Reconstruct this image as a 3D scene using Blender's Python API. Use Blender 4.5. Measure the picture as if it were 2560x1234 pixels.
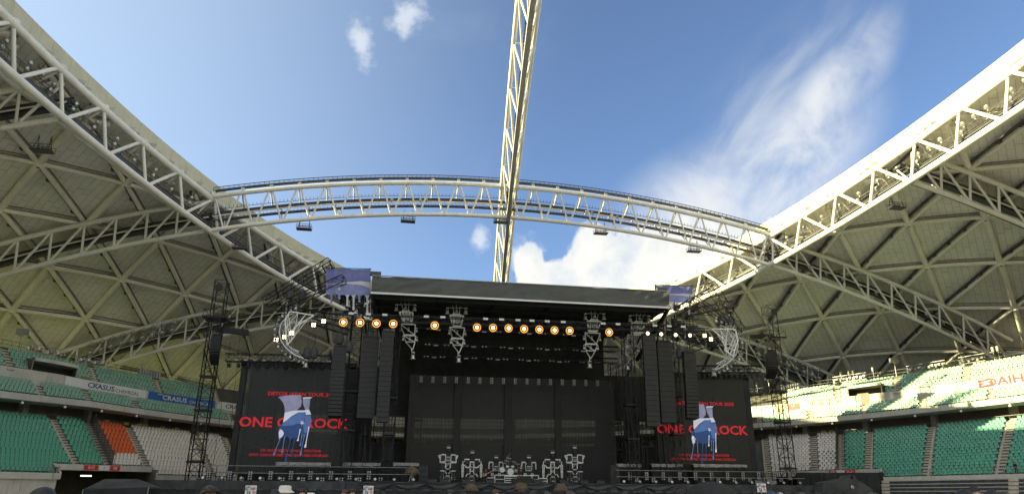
import bpy, math, random
from mathutils import Vector, Matrix, noise
random.seed(11)
PI = math.pi
sc = bpy.context.scene
for o in list(bpy.data.objects): bpy.data.objects.remove(o)
COL = sc.collection

# ------------------------------------------------------------------ camera
FPX, PITCH, YAW, ROLL = 1747.4, math.radians(19.51), math.radians(9.51), math.radians(0.33)
CAM = Vector((-18.52, 0.0, 1.7))
_cy, _sy, _cp, _sp = math.cos(YAW), math.sin(YAW), math.cos(PITCH), math.sin(PITCH)
CF = Vector((_sy*_cp, _cy*_cp, _sp)); _r = Vector((_cy, -_sy, 0)); _u = _r.cross(CF)
CR = math.cos(ROLL)*_r + math.sin(ROLL)*_u
CU = -math.sin(ROLL)*_r + math.cos(ROLL)*_u
cd = bpy.data.cameras.new('camera'); cam = bpy.data.objects.new('camera', cd); COL.objects.link(cam)
cam.matrix_world = Matrix(((CR.x, CU.x, -CF.x, CAM.x), (CR.y, CU.y, -CF.y, CAM.y), (CR.z, CU.z, -CF.z, CAM.z), (0, 0, 0, 1)))
cd.sensor_fit = 'HORIZONTAL'; cd.sensor_width = 36.0; cd.lens = 36.0*FPX/2560.0
cd.clip_start = 0.1; cd.clip_end = 3000.0
sc.camera = cam
sc.render.resolution_x, sc.render.resolution_y = 1024, 493

def ray(px, py):
    return (CF*FPX + CR*(px-1280.0) - CU*(py-617.0))
def at(px, py, Y):                       # point of the photo's ray that lies at depth Y in the stadium
    v = ray(px, py); return CAM + v*((Y-CAM.y)/v.y)
def proj(p):
    d = p-CAM; z = d.dot(CF)
    if z < 0.1: return None
    return (1280+FPX*d.dot(CR)/z, 617-FPX*d.dot(CU)/z, z)

# ------------------------------------------------------------------ light
SUN_AZ, SUN_EL = math.radians(-90.0), math.radians(18.0)     # from +Y towards -X
SUN = Vector((math.sin(SUN_AZ)*math.cos(SUN_EL), math.cos(SUN_AZ)*math.cos(SUN_EL), math.sin(SUN_EL)))
sl = bpy.data.lights.new('sun', 'SUN'); so = bpy.data.objects.new('sun', sl); COL.objects.link(so)
sl.energy = 3.0; sl.angle = math.radians(0.53); sl.color = (1.0, 0.86, 0.43)
so.rotation_euler = SUN.to_track_quat('Z', 'Y').to_euler()
so.location = (-200, 80, 120)
sc.view_settings.view_transform = 'Standard'; sc.view_settings.look = 'None'
sc.view_settings.gamma = 1.0; sc.view_settings.exposure = 2.45
try: sc.view_settings.use_curve_mapping = False
except Exception: pass
sc.cycles.max_bounces = 9; sc.cycles.diffuse_bounces = 8; sc.cycles.transparent_max_bounces = 12

wd = bpy.data.worlds.new('World'); sc.world = wd; wd.use_nodes = True
NT = wd.node_tree; NT.nodes.clear()
class NG:                                 # tiny helper for node maths
    def __init__(s, nt): s.nt = nt
    def n(s, t, **kw):
        nd = s.nt.nodes.new(t)
        for k, v in kw.items(): setattr(nd, k, v)
        return nd
    def link(s, a, b): s.nt.links.new(a, b)
    def put(s, sock, v):
        if hasattr(v, 'links'): s.link(v, sock)
        else: sock.default_value = v
    def m(s, op, a, b=0.0, c=None):
        nd = s.n('ShaderNodeMath', operation=op); s.put(nd.inputs[0], a); s.put(nd.inputs[1], b)
        if c is not None: s.put(nd.inputs[2], c)
        return nd.outputs[0]
    def dot(s, a, v):
        nd = s.n('ShaderNodeVectorMath', operation='DOT_PRODUCT'); s.put(nd.inputs[0], a); s.put(nd.inputs[1], v); return nd.outputs['Value']
    def comb(s, x, y, z=0.0):
        nd = s.n('ShaderNodeCombineXYZ'); s.put(nd.inputs[0], x); s.put(nd.inputs[1], y); s.put(nd.inputs[2], z); return nd.outputs[0]
    def noise(s, vec, scale, detail=6, rough=0.55, dist=0.0):
        nd = s.n('ShaderNodeTexNoise'); s.put(nd.inputs['Vector'], vec); nd.inputs['Scale'].default_value = scale
        nd.inputs['Detail'].default_value = detail; nd.inputs['Roughness'].default_value = rough; nd.inputs['Distortion'].default_value = dist
        return nd.outputs['Fac']
    def ss(s, v, lo, hi, a=0.0, b=1.0):
        nd = s.n('ShaderNodeMapRange', interpolation_type='SMOOTHSTEP'); s.put(nd.inputs[0], v)
        for i, q in enumerate((lo, hi, a, b)): nd.inputs[i+1].default_value = q
        return nd.outputs[0]
    def mix(s, f, a, b):
        nd = s.n('ShaderNodeMix', data_type='RGBA'); s.put(nd.inputs[0], f); s.put(nd.inputs[6], a); s.put(nd.inputs[7], b); return nd.outputs[2]
g = NG(NT)
WSTR = 0.05
sky = g.n('ShaderNodeTexSky', sky_type='NISHITA'); sky.sun_disc = False
sky.sun_elevation = SUN_EL; sky.sun_rotation = SUN_AZ; sky.altitude = 60; sky.air_density = 0.68; sky.dust_density = 1.0; sky.ozone_density = 2.2
gen = g.n('ShaderNodeTexCoord').outputs['Generated']
fw = g.m('MAXIMUM', g.dot(gen, tuple(CF)), 0.15)
A = g.m('DIVIDE', g.dot(gen, tuple(CR)), fw); B = g.m('DIVIDE', g.dot(gen, tuple(CU)), fw)     # a fixed chart of the sky round the stage's bearing
def bl(px, py, rx, ry, rot=0.0):          # soft ellipse on the chart, 1 in the middle, 0 at its rim
    cx, cy = (px-1280)/FPX, (617-py)/FPX; c, s_ = math.cos(rot), math.sin(rot)
    dx, dy = g.m('SUBTRACT', A, cx), g.m('SUBTRACT', B, cy)
    u = g.m('DIVIDE', g.m('ADD', g.m('MULTIPLY', dx, c), g.m('MULTIPLY', dy, s_)), rx/FPX)
    v = g.m('DIVIDE', g.m('SUBTRACT', g.m('MULTIPLY', dy, c), g.m('MULTIPLY', dx, s_)), ry/FPX)
    return g.m('SUBTRACT', 1.0, g.m('SQRT', g.m('ADD', g.m('MULTIPLY', u, u), g.m('MULTIPLY', v, v))))
def mx(*L):
    r = L[0]
    for q in L[1:]: r = g.m('MAXIMUM', r, q)
    return r
uv = g.comb(A, B)
nz1 = g.noise(uv, 14.0, 9, 0.58, 0.35); nz2 = g.noise(uv, 34.0, 8, 0.62, 0.2)
cum_mask = mx(bl(1490, 640, 78, 92), bl(1560, 700, 190, 110), bl(1420, 700, 110, 60), bl(1630, 660, 170, 110), bl(1760, 670, 200, 130), bl(1860, 640, 150, 90), bl(1325, 660, 40, 75))
cum = g.ss(g.m('ADD', cum_mask, g.m('ADD', g.m('MULTIPLY', g.m('SUBTRACT', nz1, 0.5), 1.1), g.m('MULTIPLY', g.m('SUBTRACT', nz2, 0.5), 0.5))), 0.02, 0.24)
haze_m = g.m('MULTIPLY', g.ss(mx(bl(1760, 560, 380, 230, 0.5), bl(1950, 430, 400, 190, 0.75), bl(2080, 240, 300, 110, 0.9)), 0.0, 0.75),
             g.ss(g.noise(uv, 6.0, 8, 0.6, 0.5), 0.22, 0.62))
rot = 0.98
us = g.m('ADD', g.m('MULTIPLY', A, math.cos(rot)), g.m('MULTIPLY', B, math.sin(rot)))
vs = g.m('SUBTRACT', g.m('MULTIPLY', B, math.cos(rot)), g.m('MULTIPLY', A, math.sin(rot)))
cir_n = g.noise(g.comb(g.m('MULTIPLY', us, 2.2), g.m('MULTIPLY', vs, 7.5)), 1.8, 8, 0.55, 0.5)
cir_m = g.ss(mx(bl(1950, 320, 480, 230, 0.92), bl(2120, 130, 250, 90, 0.9), bl(1830, 500, 300, 190, 0.8)), 0.0, 0.75)
cir = g.m('MULTIPLY', cir_m, g.ss(cir_n, 0.34, 0.85))
sm_m = mx(bl(905, 110, 45, 105, 0.15), bl(1020, 45, 80, 70, 0.5), bl(1200, 600, 32, 60), bl(1310, 640, 60, 80))
smc = g.m('MULTIPLY', g.ss(g.m('ADD', sm_m, g.m('MULTIPLY', g.m('SUBTRACT', nz2, 0.5), 1.7)), 0.15, 0.95), 0.62)
thin = g.m('MULTIPLY', g.ss(g.noise(gen, 3.0, 7, 0.6, 0.8), 0.56, 0.82), 0.10)   # faint veil over the whole sky
lit = g.ss(g.m('ADD', nz1, g.m('MULTIPLY', B, 0.0)), 0.25, 0.75)
K = 0.385/WSTR
ccol = g.mix(lit, (0.33*K, 0.37*K, 0.42*K, 1), (0.56*K, 0.535*K, 0.47*K, 1))
hcol = (0.45*K, 0.46*K, 0.46*K, 1)
veil = g.m('MULTIPLY', g.ss(g.dot(gen, (-0.90, 0.30, 0.31)), 0.18, 1.0), 0.55)      # air brightens towards the sun's side
c0 = g.mix(veil, sky.outputs[0], (0.42*K, 0.52*K, 0.60*K, 1))
c1 = g.mix(thin, c0, hcol)
fill_clouds = g.ss(g.noise(gen, 2.6, 8, 0.6, 0.4), 0.38, 0.54)                  # unseen clouds added outside the view to brighten the interior
away = g.ss(g.dot(gen, tuple(CF)), 0.72, 0.40)
c1 = g.mix(g.m('MULTIPLY', g.m('MULTIPLY', fill_clouds, away), 0.85), c1, (0.52*K, 0.51*K, 0.47*K, 1))
c2 = g.mix(g.m('MULTIPLY', haze_m, 0.85), c1, hcol)
c3 = g.mix(g.m('MULTIPLY', cir, 0.6), c2, (0.40*K, 0.42*K, 0.43*K, 1))
c4 = g.mix(smc, c3, (0.46*K, 0.48*K, 0.50*K, 1))
c5 = g.mix(g.m('MULTIPLY', cum, 0.93), c4, ccol)
bg = g.n('ShaderNodeBackground'); g.link(c5, bg.inputs[0]); bg.inputs[1].default_value = WSTR
wd.cycles.sampling_method = 'MANUAL'; wd.cycles.sample_map_resolution = 512
wo = g.n('ShaderNodeOutputWorld'); g.link(bg.outputs[0], wo.inputs[0])

# ------------------------------------------------------------------ materials
def mat(name, col, rough=0.6, metal=0.0, var=0.12, vs=0.6, bump=0.0, bs=20.0, emit=None, alpha=None, stain=0.0, spec=None):
    m = bpy.data.materials.new(name); m.use_nodes = True; nt = m.node_tree; q = NG(nt)
    p = nt.nodes['Principled BSDF']; p.inputs['Roughness'].default_value = rough; p.inputs['Metallic'].default_value = metal
    if spec is not None: p.inputs['Specular IOR Level'].default_value = spec
    oc = q.n('ShaderNodeTexCoord').outputs['Object']
    nf = q.noise(oc, vs, 5, 0.6)
    f = q.ss(nf, 0.3, 0.7, 1.0-var, 1.0+var)
    if stain:
        mp = q.n('ShaderNodeMapping'); q.link(oc, mp.inputs[0]); mp.inputs['Scale'].default_value = (1.2, 1.2, 0.12)
        f = q.m('MULTIPLY', f, q.ss(q.noise(mp.outputs[0], 2.2, 6, 0.65), 0.5, 0.78, 1.0, 1.0-stain))
    mm = q.n('ShaderNodeVectorMath', operation='SCALE'); mm.inputs[0].default_value = col[:3]; q.link(f, mm.inputs['Scale'])
    q.link(mm.outputs[0], p.inputs['Base Color'])
    if bump:
        b = q.n('ShaderNodeBump'); b.inputs['Strength'].default_value = bump; q.link(q.noise(oc, bs, 4, 0.6), b.inputs['Height']); q.link(b.outputs[0], p.inputs['Normal'])
    if emit:
        p.inputs['Emission Color'].default_value = (*emit[0], 1); p.inputs['Emission Strength'].default_value = emit[1]
    if alpha is not None:
        t = q.n('ShaderNodeBsdfTransparent'); mxs = q.n('ShaderNodeMixShader'); mxs.inputs[0].default_value = alpha
        q.link(t.outputs[0], mxs.inputs[1]); q.link(p.outputs[0], mxs.inputs[2]); q.link(mxs.outputs[0], nt.nodes['Material Output'].inputs[0])
    return m
M = dict(
 white=mat('white_painted_steel', (0.74, 0.725, 0.67), 0.45, var=0.06, vs=0.4, stain=0.16),
 cream=mat('cream_lattice_steel', (0.82, 0.79, 0.70), 0.5, var=0.07, vs=0.3, stain=0.15),
 darkm=mat('dark_grey_steel', (0.075, 0.078, 0.085), 0.5, 0.2, 0.25, 1.5),
 greym=mat('galvanised_steel', (0.33, 0.33, 0.32), 0.45, 0.5, 0.15, 2.0),
 board=mat('ceiling_board', (0.82, 0.80, 0.75), 0.85, var=0.07, vs=0.25, stain=0.0, bump=0.15, bs=6),
 deck=mat('roof_deck', (0.36, 0.34, 0.29), 0.9),
 rooftop=mat('roof_sheet', (0.55, 0.55, 0.53), 0.4, 0.3, 0.06),
 fascia=mat('fascia_sheet', (0.52, 0.495, 0.345), 0.5, var=0.06, vs=0.5, stain=0.25),
 terr=mat('shaded_terrace_concrete', (0.10, 0.105, 0.09), 0.9, var=0.18, vs=0.5, bump=0.2, bs=3, stain=0.25),  # darkened so its colour carries the shade between the seat rows
 conc=mat('concrete', (0.40, 0.375, 0.32), 0.9, var=0.14, vs=0.5, bump=0.2, bs=3, stain=0.25),
 concl=mat('pale_concrete', (0.52, 0.50, 0.44), 0.85, var=0.1, vs=0.4, bump=0.15, bs=3, stain=0.3),
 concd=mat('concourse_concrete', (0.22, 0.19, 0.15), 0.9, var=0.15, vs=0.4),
 stair=mat('stair_concrete', (0.50, 0.45, 0.36), 0.9, var=0.12, vs=0.8, bump=0.2, bs=4, stain=0.2),
 green=mat('green_seat_plastic', (0.15, 0.44, 0.32), 0.32, var=0.16, vs=0.9),
 pale=mat('faded_green_seat_plastic', (0.28, 0.48, 0.37), 0.35, var=0.18, vs=0.7),
 orange=mat('orange_seat_plastic', (0.75, 0.16, 0.05), 0.4, var=0.12, vs=1.0),
 wseat=mat('white_seat_plastic', (0.80, 0.76, 0.69), 0.4, var=0.1, vs=1.0),
 iron=mat('seat_frame_steel', (0.05, 0.07, 0.06), 0.5, 0.3),
 black=mat('black_steel', (0.018, 0.018, 0.02), 0.45, 0.4, 0.3, 2.0),
 blackp=mat('black_plastic', (0.015, 0.015, 0.016), 0.55, var=0.25, vs=2.0, bump=0.15, bs=12),
 cloth=mat('black_cloth', (0.026, 0.027, 0.028), 0.85, var=0.3, vs=0.5, bump=0.4, bs=4),
 skirtd=mat('thin_dark_cloth', (0.033, 0.033, 0.031), 0.8, var=0.2, vs=0.6),
 skirt=mat('charcoal_skirt_cloth', (0.065, 0.068, 0.07), 0.8, var=0.3, vs=0.6, bump=0.4, bs=5),
 fcloth=mat('grey_canopy_cloth', (0.085, 0.088, 0.087), 0.6, var=0.12, vs=0.25, bump=0.2, bs=2),
 tarp=mat('grey_tarpaulin', (0.30, 0.30, 0.28), 0.6, var=0.3, vs=1.2, bump=0.5, bs=5),
 btarp=mat('brown_tarpaulin', (0.13, 0.095, 0.06), 0.8, var=0.3, vs=3, bump=0.5, bs=9),
 trim=mat('white_edge_trim', (0.75, 0.75, 0.73), 0.5, var=0.05),
 led=mat('led_mesh_screen', (0.020, 0.021, 0.021), 0.5, var=0.2, vs=3, alpha=0.86),
 ledg=mat('grey_led_mesh_screen', (0.036, 0.036, 0.033), 0.6, var=0.12, vs=0.3, alpha=0.78),
 silver=mat('silver_frame', (0.62, 0.62, 0.60), 0.35, 0.6, 0.1, 3),
 rwhite=mat('white_frame_paint', (0.80, 0.80, 0.76), 0.45, var=0.08, vs=2),
 red=mat('red_screen_print', (0.50, 0.012, 0.018), 0.6, var=0.1, emit=((0.9, 0.03, 0.04), 0.06)),
 sred=mat('red_sign_print', (0.62, 0.03, 0.035), 0.5, var=0.05),
 blue=mat('blue_banner', (0.02, 0.13, 0.42), 0.6, var=0.05, vs=0.5),
 navy=mat('navy_print', (0.02, 0.05, 0.20), 0.6, var=0.05),
 ban=mat('white_banner', (0.72, 0.72, 0.69), 0.6, var=0.05, vs=0.4, stain=0.1),
 ink=mat('black_ink', (0.03, 0.03, 0.03), 0.6, var=0.05),
 fblue=mat('blue_flag_cloth', (0.17, 0.19, 0.44), 0.8, var=0.15, vs=0.8, bump=0.2, bs=4),
 fblue2=mat('light_blue_flag_cloth', (0.27, 0.30, 0.58), 0.8, var=0.15, vs=0.8),
 fwhite=mat('white_flag_cloth', (0.62, 0.63, 0.68), 0.8, var=0.08),
 a1=mat('print_grey_violet', (0.22, 0.22, 0.33), 0.6, var=0.35, vs=0.35, emit=((0.22, 0.22, 0.33), 0.10)),
 a2=mat('print_deep_blue', (0.015, 0.045, 0.14), 0.6, var=0.4, vs=0.5, emit=((0.02, 0.05, 0.16), 0.12)),
 a3=mat('print_mid_blue', (0.07, 0.14, 0.34), 0.6, var=0.25, vs=0.5, emit=((0.07, 0.14, 0.34), 0.10)),
 a4=mat('print_pale', (0.55, 0.56, 0.66), 0.6, var=0.1, emit=((0.55, 0.56, 0.66), 0.10)),
 a5=mat('print_shadow', (0.03, 0.03, 0.05), 0.6, var=0.2),
 glass=mat('floodlight_glass', (0.36, 0.38, 0.38), 0.15, 0.5, 0.1, 4),
 lens=mat('lamp_lens', (0.42, 0.43, 0.42), 0.2, 0.4, 0.15, 6),
 lamp=mat('warm_lamp_glass', (1, 0.8, 0.4), 0.3, emit=((1.0, 0.62, 0.2), 2.0)),
 amber=mat('amber_halo_glow', (0.9, 0.5, 0.1), 0.3, emit=((1.0, 0.36, 0.04), 0.17)),  # emission stands in for the soft glow around the bulbs
 lampw=mat('pale_lamp_glass', (1, 0.9, 0.7), 0.3, emit=((1.0, 0.74, 0.36), 1.3)),
 ground=mat('grey_floor_cover', (0.66, 0.63, 0.55), 0.9, var=0.10, vs=0.3, bump=0.2, bs=4),
 land=mat('grass_land', (0.07, 0.09, 0.04), 0.95, var=0.3, vs=0.05),
 skin=mat('skin', (0.52, 0.33, 0.23), 0.5, var=0.06, vs=4),
 hair=mat('black_hair', (0.012, 0.010, 0.009), 0.45, var=0.3, vs=30, bump=0.6, bs=60),
 hairb=mat('brown_hair', (0.06, 0.035, 0.02), 0.45, var=0.3, vs=30, bump=0.6, bs=60),
 tee=mat('black_tee', (0.02, 0.02, 0.022), 0.85, var=0.2, vs=3),
 teew=mat('white_tee', (0.65, 0.64, 0.6), 0.85, var=0.1, vs=3),
 teer=mat('red_tee', (0.45, 0.04, 0.03), 0.85, var=0.1, vs=3),
 teeb=mat('blue_tee', (0.06, 0.10, 0.18), 0.85, var=0.1, vs=3),
 jean=mat('dark_jeans', (0.03, 0.035, 0.05), 0.85, var=0.2, vs=4),
 wood=mat('guitar_wood', (0.42, 0.20, 0.08), 0.35, var=0.2, vs=8),
 maple=mat('guitar_maple', (0.62, 0.46, 0.26), 0.4, var=0.1, vs=8),
 yell=mat('yellow_plate', (0.62, 0.48, 0.12), 0.5),
 pglass=mat('smoked_partition_glass', (0.16, 0.18, 0.19), 0.15, var=0.1, alpha=0.72),
)

# ------------------------------------------------------------------ mesh helpers
ORG = {}
class MB:
    def __init__(s): s.v = []; s.f = []
    def add(s, vs, fs):
        b = len(s.v); s.v.extend(vs); s.f.extend([tuple(b+i for i in f) for f in fs])
    def box(s, c, sz, R=None):
        x, y, z = sz[0]/2, sz[1]/2, sz[2]/2; c = Vector(c)
        P = [Vector((i*x, j*y, k*z)) for k in (-1, 1) for j in (-1, 1) for i in (-1, 1)]
        if R is not None: P = [R @ p for p in P]
        s.add([c+p for p in P], [(0, 2, 3, 1), (4, 5, 7, 6), (0, 1, 5, 4), (2, 6, 7, 3), (0, 4, 6, 2), (1, 3, 7, 5)])
    def beam(s, a, b, w, h, up=(0, 0, 1)):
        a, b = Vector(a), Vector(b); d = (b-a); L = d.length
        if L < 1e-6: return
        d.normalize(); x = d.cross(Vector(up))
        if x.length < 1e-3: x = d.cross(Vector((1, 0, 0)))
        x.normalize(); z = x.cross(d)
        R = Matrix((x, d, z)).transposed(); s.box((a+b)/2, (w, L, h), R)
    def tube(s, pts, r, n=6, cap=True):
        pts = [Vector(p) for p in pts]; m = len(pts); rs = r if isinstance(r, (list, tuple)) else [r]*m
        if m < 2: return
        t0 = (pts[1]-pts[0]).normalized(); ref = Vector((0, 0, 1)) if abs(t0.z) < 0.9 else Vector((1, 0, 0))
        base = len(s.v); x = t0.cross(ref).normalized()
        for i in range(m):
            t = (pts[min(i+1, m-1)]-pts[max(i-1, 0)]).normalized()
            x = (x-t*x.dot(t)).normalized(); y = t.cross(x)
            for k in range(n):
                a = 2*PI*(k+0.5)/n; s.v.append(pts[i]+(x*math.cos(a)+y*math.sin(a))*rs[i])
        for i in range(m-1):
            for k in range(n):
                k2 = (k+1) % n; s.f.append((base+i*n+k, base+i*n+k2, base+(i+1)*n+k2, base+(i+1)*n+k))
        if cap:
            s.f.append(tuple(base+k for k in range(n))[::-1]); s.f.append(tuple(base+(m-1)*n+k for k in range(n)))
    def lathe(s, o, ax, prof, n=12):                      # prof: list of (dist along axis, radius)
        o, ax = Vector(o), Vector(ax).normalized(); x = ax.cross(Vector((0, 0, 1)) if abs(ax.z) < 0.9 else Vector((1, 0, 0))).normalized(); y = ax.cross(x)
        b = len(s.v); m = len(prof)
        for d, r in prof:
            for k in range(n):
                a = 2*PI*k/n; s.v.append(o+ax*d+(x*math.cos(a)+y*math.sin(a))*max(r, 1e-4))
        for i in range(m-1):
            for k in range(n):
                k2 = (k+1) % n; s.f.append((b+i*n+k, b+i*n+k2, b+(i+1)*n+k2, b+(i+1)*n+k))
        s.f.append(tuple(b+k for k in range(n))[::-1]); s.f.append(tuple(b+(m-1)*n+k for k in range(n)))
    def poly(s, P): s.add([Vector(p) for p in P], [tuple(range(len(P)))])
    def slab(s, P, d):                                     # polygon P extruded by vector d
        P = [Vector(p) for p in P]; n = len(P); d = Vector(d)
        s.add(P+[p+d for p in P], [tuple(range(n))[::-1], tuple(range(n, 2*n))]+[(i, (i+1) % n, n+(i+1) % n, n+i) for i in range(n)])
    def grid(s, fn, nu, nv):
        b = len(s.v)
        for j in range(nv+1):
            for i in range(nu+1): s.v.append(Vector(fn(i/nu, j/nv)))
        for j in range(nv):
            for i in range(nu):
                q = b+j*(nu+1)+i; s.f.append((q, q+1, q+nu+2, q+nu+1))
    def build(s, name, m, parent=None, smooth=False):
        o0 = ORG.get(parent.name, Vector()) if parent else None
        if parent is None:                                 # a thing of one mesh: origin at its base
            xs = [v[0] for v in s.v]; ys = [v[1] for v in s.v]; zs = [v[2] for v in s.v]
            o0 = Vector(((min(xs)+max(xs))/2, (min(ys)+max(ys))/2, min(zs)))
        me = bpy.data.meshes.new(name); me.from_pydata([(v[0]-o0.x, v[1]-o0.y, v[2]-o0.z) for v in s.v], [], s.f)
        me.materials.append(M[m] if isinstance(m, str) else m)
        if smooth: me.shade_smooth()
        o = bpy.data.objects.new(name, me); COL.objects.link(o)
        if parent: o.parent = parent; ORG[o.name] = o0.copy()
        else: o.location = o0; ORG[o.name] = o0.copy()
        return o
def tag(o, label=None, cat=None, group=None, kind=None):
    if label: o['label'] = label
    if cat: o['category'] = cat
    if group: o['group'] = group
    if kind: o['kind'] = kind
    return o
def thing(name, label, cat, loc, group=None):
    o = bpy.data.objects.new(name, None); COL.objects.link(o); o.location = loc; o.empty_display_size = 0.3
    ORG[o.name] = Vector(loc); return tag(o, label, cat, group)
def clone(o, loc=None, parent=None):
    c = o.copy(); COL.objects.link(c); ORG[c.name] = Vector(loc) if loc is not None else ORG.get(o.name, Vector()).copy()
    if parent: c.parent = parent
    elif loc is not None: c.location = loc
    for ch in [x for x in o.children]: 
        q = clone(ch, parent=c)
    return c
ONES = 'zeroth first second third fourth fifth sixth seventh eighth ninth tenth eleventh twelfth thirteenth fourteenth fifteenth sixteenth seventeenth eighteenth nineteenth twentieth'.split()
def nth(i):
    if i <= 20: return ONES[i]
    t = ['', '', 'twenty', 'thirty', 'forty', 'fifty', 'sixty', 'seventy', 'eighty', 'ninety'][i//10 % 10]
    r = i % 10
    s = (t+'-'+ONES[r]) if r else (t[:-1]+'ieth')
    return ('hundred-'+s) if i >= 100 else s
def frame_box(a, b, w, up):                               # local axes of a truss running a->b
    d = (b-a).normalized(); x = d.cross(up)
    if x.length < 1e-3: x = d.cross(Vector((0, 1, 0)))
    x.normalize(); return d, x, x.cross(d)
def truss_parts(a, b, w, h, nb, rc, rb, m, parent, up=(0, 0, 1), chords=True):
    a, b = Vector(a), Vector(b); d, x, z = frame_box(a, b, w, Vector(up))
    off = [x*(i*w/2)+z*(j*h/2) for i, j in ((-1, -1), (1, -1), (1, 1), (-1, 1))]
    for q in off:
        mb = MB(); mb.tube([a+q, b+q], rc, 5); mb.build('chord', m, parent)
    mb = MB(); L = (b-a).length
    for i in range(nb+1):
        p = a+d*(L*i/nb)
        for k in range(4): mb.tube([p+off[k], p+off[(k+1) % 4]], rb, 4, False)
        if i < nb:
            p2 = a+d*(L*(i+1)/nb)
            for k in range(4):
                k2 = (k+1) % 4
                if (i+k) % 2: mb.tube([p+off[k], p2+off[k2]], rb, 4, False)
                else: mb.tube([p+off[k2], p2+off[k]], rb, 4, False)
    return tag(mb.build('bracing', m, parent), kind='stuff')
def text_mesh(s, size, sx=1.0, bold=0.0, align='CENTER'):
    cu = bpy.data.curves.new('t', 'FONT'); cu.body = s; cu.size = size; cu.align_x = align; cu.align_y = 'CENTER'; cu.offset = bold; cu.resolution_u = 2
    ob = bpy.data.objects.new('t', cu); COL.objects.link(ob); bpy.context.view_layer.update()
    me = ob.evaluated_get(bpy.context.evaluated_depsgraph_get()).to_mesh()
    v = [Vector((p.co.x*sx, p.co.y, p.co.z)) for p in me.vertices]; f = [tuple(p.vertices) for p in me.polygons]
    ob.to_mesh_clear() if hasattr(ob, 'to_mesh_clear') else None
    bpy.data.objects.remove(ob); bpy.data.curves.remove(cu); return v, f
def text_on(s, size, fn, m, parent, sx=1.0, bold=0.0, name='lettering', align='CENTER', fit=None):
    v, f = text_mesh(s, size, sx, bold, align)
    if fit:
        w = max(p.x for p in v)-min(p.x for p in v); cx = (max(p.x for p in v)+min(p.x for p in v))/2
        for p in v: p.x = (p.x-cx)*fit/w
    mb = MB(); mb.add([Vector(fn(p.x, p.y)) for p in v], f); return mb.build(name, m, parent)

# ------------------------------------------------------------------ ground
mb = MB(); mb.poly([(-1500, -1500, -0.3), (1500, -1500, -0.3), (1500, 2500, -0.3), (-1500, 2500, -0.3)])
tag(mb.build('ground', 'land'), kind='structure')
mb = MB(); n = 64
mb.poly([((61.8)*math.cos(2*PI*i/n), 60+99.8*math.sin(2*PI*i/n), 0.0) for i in range(n)])
tag(mb.build('arena_floor', 'ground'), kind='structure')

# ------------------------------------------------------------------ the dome: a shallow sphere round (0, 60)
SR, SCZ, SY = 219.52, 56.07-219.52, 60.0
def SZ(x, y, d=0.0):
    q = (SR+d)**2-x*x-(y-SY)**2
    return SCZ+math.sqrt(max(q, 1.0))
def S(x, y, d=0.0): return Vector((x, y, SZ(x, y, d)))
EA, EB = 61.3, 97.2                       # the opening in plan
def SHX(y): return 0.068*(y-115.7)         # the roof's long axis is turned a little against the stage
def OP(t, k=0.0, d=0.0):
    x, y = (EA+k)*math.cos(t), SY+(EB+k)*math.sin(t); return S(x+SHX(y), y, d)
def arc_params(t0, t1, step, ea=EA, eb=EB, n=1200):
    out = [t0]; acc = 0.0; pt = None; need = step
    for i in range(n+1):
        t = t0+(t1-t0)*i/n; p = (ea*math.cos(t), eb*math.sin(t))
        if pt:
            acc += math.hypot(p[0]-pt[0], p[1]-pt[1])
            if acc >= need: out.append(t); need += step
        pt = p
    return out
LD = 5.2                                  # level of the lattice
DX, DY = 8.35, 15.7
roof = thing('stadium_roof', 'domed stadium roof with cream triangular lattice ceiling around an oval opening', 'roof', (0, 60, 0))
def inE(x, y, k=0.0): return ((x-SHX(y))/(EA+k))**2+((y-SY)/(EB+k))**2 < 1
def node(ci, m):
    # right half keeps the measured offset 61.1 = 7.317*DX, so shift both halves symmetrically
    s = 1 if ci > 0 else -1
    x = s*(61.1+DX*(abs(ci)-7))
    y = (108.4 if abs(ci) % 2 == 1 else 100.4+0.1)+DY*m
    return (x+SHX(y), y)
RMAX = 131.0
def ok(p): return not inE(p[0], p[1], 1.4) and math.hypot(p[0], p[1]-SY) < RMAX and p[1] > 22
def clip(P, nx, ny, c):                   # keep nx*x+ny*y >= c
    out = []
    for i in range(len(P)):
        a, b = P[i], P[(i+1) % len(P)]; da, db = nx*a[0]+ny*a[1]-c, nx*b[0]+ny*b[1]-c
        if da >= 0: out.append(a)
        if (da >= 0) != (db >= 0):
            t = da/(da-db); out.append((a[0]+(b[0]-a[0])*t, a[1]+(b[1]-a[1])*t))
    return out
def clip_tri(P, T):
    ar = (T[1][0]-T[0][0])*(T[2][1]-T[0][1])-(T[1][1]-T[0][1])*(T[2][0]-T[0][0])
    if ar < 0: T = T[::-1]
    for i in range(3):
        a, b = T[i], T[(i+1) % 3]; nx, ny = -(b[1]-a[1]), b[0]-a[0]; l = math.hypot(nx, ny); nx /= l; ny /= l
        P = clip(P, nx, ny, nx*a[0]+ny*a[1]+0.12)
        if len(P) < 3: return []
    return P
def clip_open(P):
    P = [(p[0]-SHX(p[1]), p[1]) for p in P]
    cx = sum(p[0] for p in P)/len(P); cy = sum(p[1] for p in P)/len(P)
    t = math.atan2((cy-SY)/EB, cx/EA); nx, ny = math.cos(t)/EA, math.sin(t)/EB; l = math.hypot(nx, ny); nx /= l; ny /= l
    return [(p[0]+SHX(p[1]), p[1]) for p in clip(P, nx, ny, nx*(EA+1.0)*math.cos(t)+ny*(SY+(EB+1.0)*math.sin(t)))]
nodes = {}
for ci in list(range(-16, 0))+list(range(1, 17)):
    for m in range(-6, 7): nodes[(ci, m)] = node(ci, m)
tris = []; edges = {}
def addedge(a, b, kind):
    k = (a, b) if a < b else (b, a); edges[k] = kind
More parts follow.
